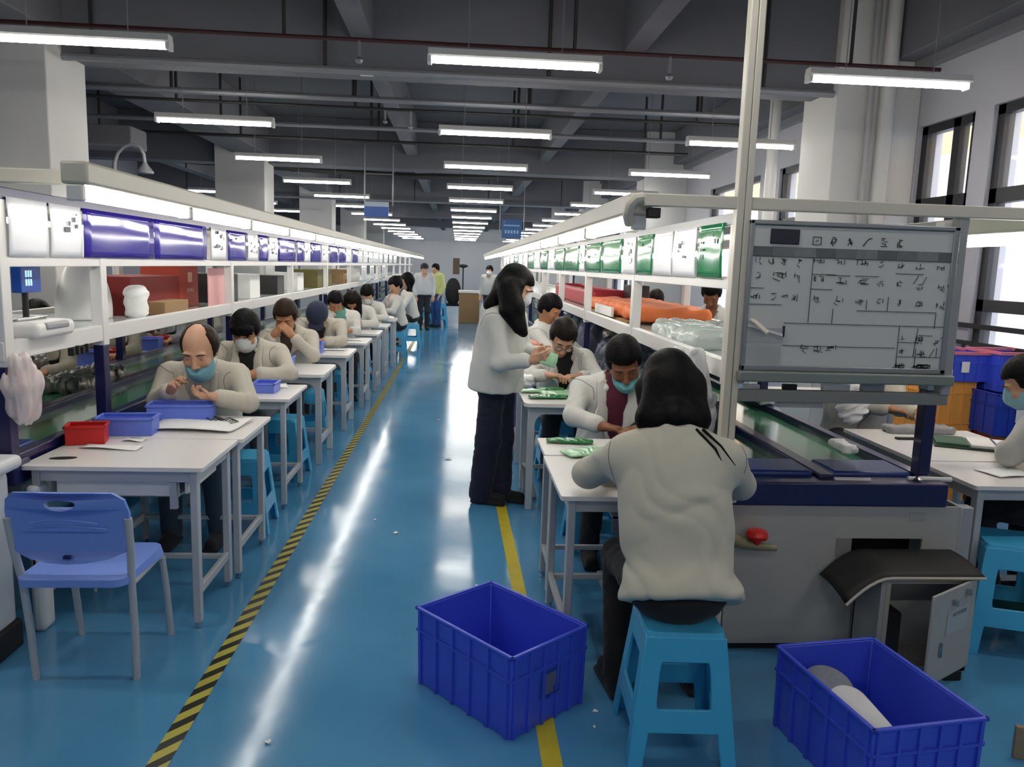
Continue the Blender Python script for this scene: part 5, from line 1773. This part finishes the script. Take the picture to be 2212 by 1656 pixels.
# far end of the aisle
bxx = thing('carton', 'large brown carton with a pale top at the far end of the aisle', 'carton', (.36, 23.0, 0))
MB().box(-.32, .27, -.3, .3, 0, .86).build('body', M_CARD, bxx, bevel=.01)
MB().box(-.34, .29, -.32, .32, .86, .93).build('top_sheet', M_PAPER, bxx, bevel=.01)


def office_chair(x, y, r, label):
    t = thing('office_chair', label, 'chair', (x, y, 0), r)
    g = Shape()
    g.ell(V(0, .2, .85), np.eye(3), V(.24, .05, .42), .02)
    sdf_obj('backrest', g, .02, M_BLACK, t)
    MB().box(-.24, .24, -.25, .22, .42, .5).build('seat', M_BLACK, t, bevel=.03)
    for sx in (-1, 1):
        MB().tube([(sx * .22, .22, 0), (sx * .22, .22, .7)], .02, 8).build('leg', M_GREYM, t)
        MB().tube([(sx * .22, -.22, 0), (sx * .22, -.22, .45)], .02, 8).build('leg', M_GREYM, t)
    return t


office_chair(-.14, 24.0, PI, 'black high-backed chair in the middle of the far end of the aisle')
office_chair(-.95, 24.5, PI, 'dark chair behind the rear stools at the far end')
office_chair(1.25, 25.0, PI, 'dark chair beside the brown carton at the far end')
tag(MB().box(-.2, .05, 30, 30.2, 1.3, 1.9).build('notice_panel', mat('brown notice panel', '#6b5a48', .6)), 'small brown notice panel beyond the black chair', 'panel')
tag(MB().tube([(.25, 40, 0), (.25, 40, 1.5)], .03, 8).lathe([(.05, 0), (.25, .08), (.2, .16), (.05, .2)], (.25, 40, 1.5), 14).build('standing_fan', M_BLACK), 'black standing fan far off at the end wall', 'fan')
# ------------------------------------------------------------------ the crew
G_L = 'workers in white coats along the purple-sheet line'
G_R = 'workers in white coats along the green-sheet line'
G_F = 'people at the far end'
BEIGE = '#c3bcae'
WHITE = '#d0cec8'

person('balding person with a blue mask under the nose, both hands raised over film and papers', (-1.49, 4.88), (0, -1), 'sit', h=.004, seed=3,
       W=dict(head=(-1.455, 4.56, 1.135), neck=(-1.5, 4.72, 1.0), shL=(-1.3, 4.77, .965), shR=(-1.71, 4.77, .965), elL=(-1.2, 4.6, .82), elR=(-1.72, 4.62, .82), wrL=(-1.34, 4.45, .875), wrR=(-1.6, 4.5, .9)),
       pitch=27, hs=1.13, skin='fair', hair='bald', hairc='brown', mask='#6fa6b4', maskoff=-.03, low=True, coat=BEIGE, shirt='#a5a39c', opening=.3, dL=(-.85, -.5, .18), palmL=(0, -.2, 1), dR=(.4, -.62, .65), palmR=(.8, -.2, -.4), curl=.75, group=G_L, pinch=True, pants='#3a4654', cuffs=.03)
person('person with short black hair and a white mask bowed over a desk', (-1.53, 6.06), (0, -1), 'sit', h=.0045, seed=5,
       W=dict(head=(-1.55, 5.9, 1.125), neck=(-1.55, 6.02, 1.0), shL=(-1.34, 6.07, .96), shR=(-1.76, 6.07, .96), elL=(-1.22, 5.84, .82), elR=(-1.84, 5.86, .82), wrL=(-1.45, 5.72, .83), wrR=(-1.62, 5.74, .83)),
       pitch=35, hs=1.13, skin='tan', hair='fringe', mask='#c9cfcb', coat=BEIGE, shirt='#17171a', opening=.2, palmL=(0, 0, -1), dL=(-.9, -.4, 0), dR=(.9, -.4, 0), curl=.7, group=G_L, pants='#56595e')
person('person with brown hair raising both clasped hands before the face', (-1.52, 7.36), (0, -1), 'sit', h=.0055, seed=7,
       W=dict(head=(-1.52, 7.12, 1.15), neck=(-1.52, 7.24, 1.02), shL=(-1.32, 7.28, .96), shR=(-1.73, 7.28, .96), elL=(-1.26, 7.0, .82), elR=(-1.74, 7.0, .82), wrL=(-1.43, 6.93, 1.0), wrR=(-1.58, 6.93, 1.0)),
       pitch=30, hs=1.12, skin='tan', hair='short', hairc='brown', coat=BEIGE, shirt='#4a3a30', opening=.16, dL=(-.5, -.1, .6), dR=(.5, -.1, .6), palmL=(-.6, .6, -.2), palmR=(.6, .6, -.2), curl=.9, group=G_L)
person('person with short black hair facing sideways just behind the brown-haired one on the left', (-1.75, 8.0), (.3, -1), 'sit', h=.008, seed=9,
       W=dict(head=(-1.5, 7.62, 1.19)), pitch=40, hs=1.08, skin='brown', hair='short', hairc='dark', coat=BEIGE, opening=.12, group=G_L) if False else None
person('person in a navy cap bowed deep over a desk', (-1.46, 8.66), (0, -1), 'sit', h=.006, seed=11,
       W=dict(head=(-1.465, 8.42, 1.07), neck=(-1.46, 8.56, 1.0), shL=(-1.25, 8.6, .98), shR=(-1.67, 8.6, .98), elL=(-1.2, 8.34, .82), elR=(-1.72, 8.34, .82), wrL=(-1.38, 8.22, .83), wrR=(-1.55, 8.22, .83)),
       pitch=58, hs=1.12, skin='tan', hair='short', cap='#242c44', coat=BEIGE, shirt='#2a2522', opening=.22, group=G_L)
person('person with short black hair and a teal collar seen past the navy cap', (-1.46, 9.86), (.25, -1), 'sit', h=.007, seed=13,
       W=dict(head=(-1.48, 9.72, 1.15), elL=(-1.21, 9.6, .82)), pitch=35, hs=1.05, skin='tan', hair='short', coat=WHITE, shirt='#5f9a8c', opening=.14, group=G_L)
person('person with long dark hair falling over a bowed face', (-1.38, 11.05), (0, -1), 'sit', h=.0075, seed=15,
       W=dict(head=(-1.42, 10.84, 1.12)), pitch=50, hs=1.1, skin='tan', hair='front', hairc='dark', coat=WHITE, opening=.1, group=G_L)
person('person with black hair and a mask bowed behind the one with hair over the face', (-1.36, 12.3), (0, -1), 'sit', h=.008, seed=17, pitch=45, hs=1.12, skin='fair', hair='short', mask='#cfd2d0', coat=WHITE, opening=.14, group=G_L)
person('person with bobbed black hair leaning toward the aisle in the blue-chair row', (-1.02, 13.98), (-.85, -.5), 'sit', h=.009, seed=19, pitch=30, hs=1.15, skin='fair', hair='bun', coat=WHITE, opening=.08, group=G_L, W=dict(head=(-1.08, 13.88, 1.27)), seat=.5)
person('person with black hair seen from the side on the stool out in the aisle', (-.9, 15.95), (-.9, -.3), 'sit', h=.009, seed=21, pitch=20, hs=1.1, skin='fair', hair='long', hairlen=.2, coat=WHITE, opening=.0, group=G_L, W=dict(head=(-1.02, 15.85, 1.31)), seat=.5)
person('standing person in a black cap at the far end of the aisle', (-.85, 20.0), (.2, -1), 'stand', h=.011, seed=23, pitch=10, skin='fair', hair='short', cap='#1c1c20', coat='#bfc1c4', opening=.1, group=G_F)
person('standing person in a yellow-green top and blue jeans at the far end of the aisle', (-.56, 21.0), (-.6, -.6), 'stand', h=.011, seed=25, pitch=15, skin='fair', hair='bun', coat='#c9cf8a', opening=0, pants='#28508c', group=G_F)
person('small figure in dark grey with a pale hood at the far end', (-.9, 23.2), (0, -1), 'sit', h=.013, seed=27, pitch=10, hair='short', coat='#56585c', opening=0, group=G_F)
person('person with dark hair in a white coat far back beyond the brown carton', (.85, 21.2), (-.4, -1), 'stand', h=.012, seed=29, pitch=15, hair='short', mask='#d8dad8', coat='#b8bab8', opening=.08, group=G_F)

# right of the aisle
person('standing woman with long black hair, pale grey coat and navy trousers, holding a pouch', (.29, 5.42), (.93, -.36), 'stand', h=.0045, seed=31,
       W=dict(pelvis=(.28, 5.42, .86), neck=(.31, 5.39, 1.37), head=(.40, 5.35, 1.515), shL=(.42, 5.53, 1.31), shR=(.26, 5.24, 1.31), elL=(.48, 5.55, 1.06), elR=(.29, 5.16, 1.02), wrR=(.49, 5.08, 1.05), wrL=(.58, 5.4, 1.06),
              hipL=(.33, 5.5, .84), hipR=(.25, 5.36, .84), kneeL=(.33, 5.47, .45), kneeR=(.23, 5.36, .45), ankL=(.33, 5.42, .085), ankR=(.19, 5.36, .085)),
       pitch=28, hf=(.95, -.3), skin='fair', hair='long', hairlen=.3, wide=.02, flare=.03, locks=[((.36, 5.27, 1.53), (.385, 5.2, 1.39), .05, .055), ((.385, 5.2, 1.39), (.44, 5.18, 1.22), .052, .03), ((.32, 5.26, 1.5), (.33, 5.2, 1.36), .06, .05), ((.33, 5.2, 1.36), (.4, 5.18, 1.25), .05, .035)], legw=.018, hn=.0015, mask='#d5d8d8', coat='#c6c7c2', opening=0, hood=True, pants='#10152c', shoes='#0d0d10', dR=(.8, -.3, .3), palmR=(-.2, .9, .2), dL=(.5, -.7, .25), palmL=(-.3, -.5, .1), curl=.9, group=G_R, hem=.04, bulk=1.02, pinch=True)
pouch(.6, 5.08, 1.06, .11, .09, .4, M_POUCHL, 'pale green pouch held in the hands of the standing woman').rotation_euler = (1.25, .3, .1)
person('person with glasses and a black shirt under an open coat, seated', (.84, 6.2), (0, -1), 'sit', h=.005, seed=33,
       W=dict(head=(.815, 6.02, 1.125), neck=(.84, 6.14, .99), shL=(1.03, 6.2, .96), shR=(.66, 6.2, .96), elL=(1.1, 5.98, .82), elR=(.57, 6.0, .82), wrL=(.93, 5.86, .845), wrR=(.7, 5.88, .845)),
       pitch=40, hs=1.12, tilt=-8, skin='fair', hair='short', hairc='dark', glasses=True, coat=WHITE, shirt='#121214', opening=.26, dL=(-.8, -.4, .05), dR=(.8, -.4, .05), curl=.8, group=G_R)
person('person with black hair in a white top, behind the worker with glasses', (.86, 7.42), (.75, -.5), 'sit', h=.0065, seed=35, W=dict(head=(.86, 7.32, 1.275), neck=(.82, 7.38, 1.11), shL=(.93, 7.5, 1.06), shR=(.71, 7.22, 1.06)),
       pitch=32, hs=1.02, skin='tan', hair='short', coat='#dedcd8', opening=0, group=G_R, seat=.5)
person('person in a maroon shirt and open coat, turquoise mask slipped below the nose', (.93, 4.66), (-.05, -1), 'sit', h=.0042, seed=37,
       W=dict(head=(.975, 4.5, 1.125), neck=(.945, 4.6, .99), shL=(1.13, 4.62, .95), shR=(.745, 4.62, .95), elL=(1.18, 4.4, .82), elR=(.68, 4.42, .81), wrR=(.82, 4.24, .79), wrL=(1.02, 4.2, .79)),
       pitch=36, hs=1.13, tilt=10, skin='brown', hair='short', mask='#6fb8bc', maskoff=-.03, low=True, coat=WHITE, shirt='#5e1c34', opening=.34, dL=(-.8, -.5, -.05), dR=(.85, -.45, -.05), curl=.8, group=G_R, pants='#1c1d22')
person('woman with long black hair seen from behind, seated on a turquoise stool', (.8, 2.62), (-.12, 1), 'sit', h=.0055, seed=41,
       W=dict(pelvis=(.8, 2.58, .555), neck=(.81, 2.86, 1.07), head=(.82, 2.97, 1.195), shL=(.63, 2.84, .965), shR=(1.02, 2.8, .965), elL=(.545, 3.08, .83), elR=(1.135, 2.98, .82), wrL=(.74, 3.24, .83), wrR=(1.0, 3.24, .83), kneeL=(.67, 2.98, .52), kneeR=(.95, 2.98, .52),
              ankL=(.66, 2.86, .09), ankR=(.97, 2.88, .09)),
       pitch=38, hs=1.02, skin='fair', hair='long', hairlen=.2, wide=.022, hn=.001, flare=.01, coat='#bdbaac', opening=0, pants='#0e0e12', fold=.008, group=G_R, hem=.03, bulk=1.08, dL=(.7, .6, 0), dR=(-.6, .7, 0))
STRANDS = []
for p in ([(.78, 2.745, 1.09), (.74, 2.7, 1.04), (.725, 2.69, .97)], [(.87, 2.74, 1.09), (.93, 2.69, 1.03), (.965, 2.67, .96)], [(.895, 2.74, 1.09), (.95, 2.69, 1.04), (1.0, 2.67, .975)], [(.71, 2.76, 1.07), (.69, 2.71, 1.0), (.685, 2.69, .96)], [(.76, 2.74, 1.08), (.75, 2.69, 1.02), (.76, 2.67, .98)]):
    STRANDS.append((p, [.006, .004, .0015]))
wom = [o for o in bpy.data.objects if o.get('label', '').startswith('woman with long black hair seen from')][0]
for p, r in STRANDS:
    MB().tube([Vector(q) - wom.location for q in p], r[:len(p)], 6).build('loose_strand', HAIRM['black'], wom)
person('person with dark reddish-brown hair seen through the shelf behind the orange sack', (2.66, 10.4), (-.3, -1), 'sit', h=.009, seed=43, W=dict(head=(2.63, 10.35, 1.27)), pitch=50, hs=1.1, skin='tan', hair='short', hairc='dark', coat=WHITE, opening=.1, group=G_R)
person('person with black hair seen through the shelf beside the cream post', (2.68, 8.1), (-.5, -1), 'sit', h=.008, seed=45, W=dict(head=(2.61, 8.0, 1.44), neck=(2.65, 8.08, 1.29), shL=(2.85, 8.0, 1.23), shR=(2.48, 8.15, 1.23), elL=(2.9, 7.8, .98), elR=(2.42, 7.85, .98)), pitch=40, hs=1.1, skin='brown', hair='bun', coat='#d6d4ce', opening=.12, group=G_R, seat=.62)
person('person whose beige-sleeved arm rests on a desk, mostly hidden behind the whiteboard', (2.78, 5.3), (-.15, -1), 'sit', h=.006, seed=47, W=dict(elL=(2.96, 5.0, .8), elR=(2.66, 5.12, .80), wrR=(2.86, 4.92, .80), wrL=(2.98, 4.8, .8), shR=(2.7, 5.3, 1.03), shL=(3.05, 5.25, 1.03)), pitch=40, skin='tan', hair='short', coat=BEIGE, opening=.14, group=G_R)
person('person with black hair and a pale blue mask, elbow on the window-side desk', (2.95, 3.32), (-.3, 1), 'sit', h=.0055, seed=49,
       W=dict(head=(2.86, 3.72, 1.16), neck=(2.97, 3.62, 1.03), shL=(2.84, 3.62, .95), shR=(3.2, 3.5, .95), elL=(2.69, 3.56, .825), wrL=(2.83, 3.78, .80), elR=(3.2, 3.75, .82), wrR=(3.05, 3.9, .81), kneeL=(2.62, 3.62, .55), kneeR=(2.92, 3.72, .55)),
       pitch=30, hf=(-.8, .5), skin='fair', hair='short', mask='#8fb8c4', coat='#b0afaa', opening=0, pants='#141a26', group=G_R, seat=.52)
person('person with a brown bun in a white coat half hidden by the standing woman', (.62, 9.3), (-.3, -1), 'sit', h=.008, seed=51, W=dict(head=(.42, 9.1, 1.44), neck=(.5, 9.2, 1.3)), pitch=25, hs=1.05, skin='tan', hair='bun', hairc='brown', coat='#d8d6d2', opening=.08, group=G_R, seat=.62) if False else None

# across the left line
for i, (x, y, lb) in enumerate([(-3.12, 6.14, 'person in a beige coat reaching toward the lone red tray'), (-3.12, 7.34, 'person in a beige coat behind the silver bags, across the purple-sheet line'), (-3.12, 8.54, 'third person across the purple-sheet line, in a grey coat'), (-3.12, 9.74, 'fourth person across the purple-sheet line')]):
    person(lb, (x, y), (.4, -1), 'sit', h=.0065, seed=60 + i, pitch=35, skin='tan', hair='short', coat=['#a79f8f', '#9d968a', '#8d8f94', '#a8a49c'][i], opening=.1, group='workers across the purple-sheet line',
           W=dict(elL=(x + .3, y - .25, .82), wrL=(x + .28, y - .55, .82)))
# ------------------------------------------------------------------ camera, sky, picture settings
def look():
    f, vx, vy, roll = 1700., 990 - 1106, -(572 - 828), .032
    a = vx * math.cos(roll) - vy * math.sin(roll)
    b = vx * math.sin(roll) + vy * math.cos(roll)
    n = math.sqrt(a * a + b * b + f * f)
    psi = math.asin(-a / n)
    p = math.asin(b / n / math.cos(psi))
    F = Vector((math.sin(psi) * math.cos(p), math.cos(psi) * math.cos(p), -math.sin(p)))
    R0 = Vector((math.cos(psi), -math.sin(psi), 0))
    U0 = R0.cross(F)
    R = R0 * math.cos(roll) + U0 * math.sin(roll)
    U = U0 * math.cos(roll) - R0 * math.sin(roll)
    return Matrix((R, U, -F)).transposed()


cam = bpy.data.cameras.new('camera')
cam.sensor_width = 36
cam.lens = 1700 / 2212 * 36
cam.clip_start = .05
cam.clip_end = 200
co = bpy.data.objects.new('camera', cam)
COL.objects.link(co)
co.matrix_world = Matrix.Translation((0, 0, 1.65)) @ look().to_4x4()
SC.camera = co

w = bpy.data.worlds.new('overcast sky')
w.use_nodes = True
bg = w.node_tree.nodes['Background']
bg.inputs['Color'].default_value = (.82, .9, 1, 1)
bg.inputs['Strength'].default_value = 6.5
SC.world = w
vs = SC.view_settings
vs.view_transform = 'Standard'
vs.look = 'None'
vs.gamma = 1
vs.exposure = .68
vs.use_curve_mapping = False
cy = SC.cycles
cy.max_bounces = 6
cy.diffuse_bounces = 3
cy.glossy_bounces = 3
cy.transmission_bounces = 3
cy.transparent_max_bounces = 6
cy.caustics_reflective = False
cy.caustics_refractive = False
cy.use_denoising = True
cy.sample_clamp_indirect = 6
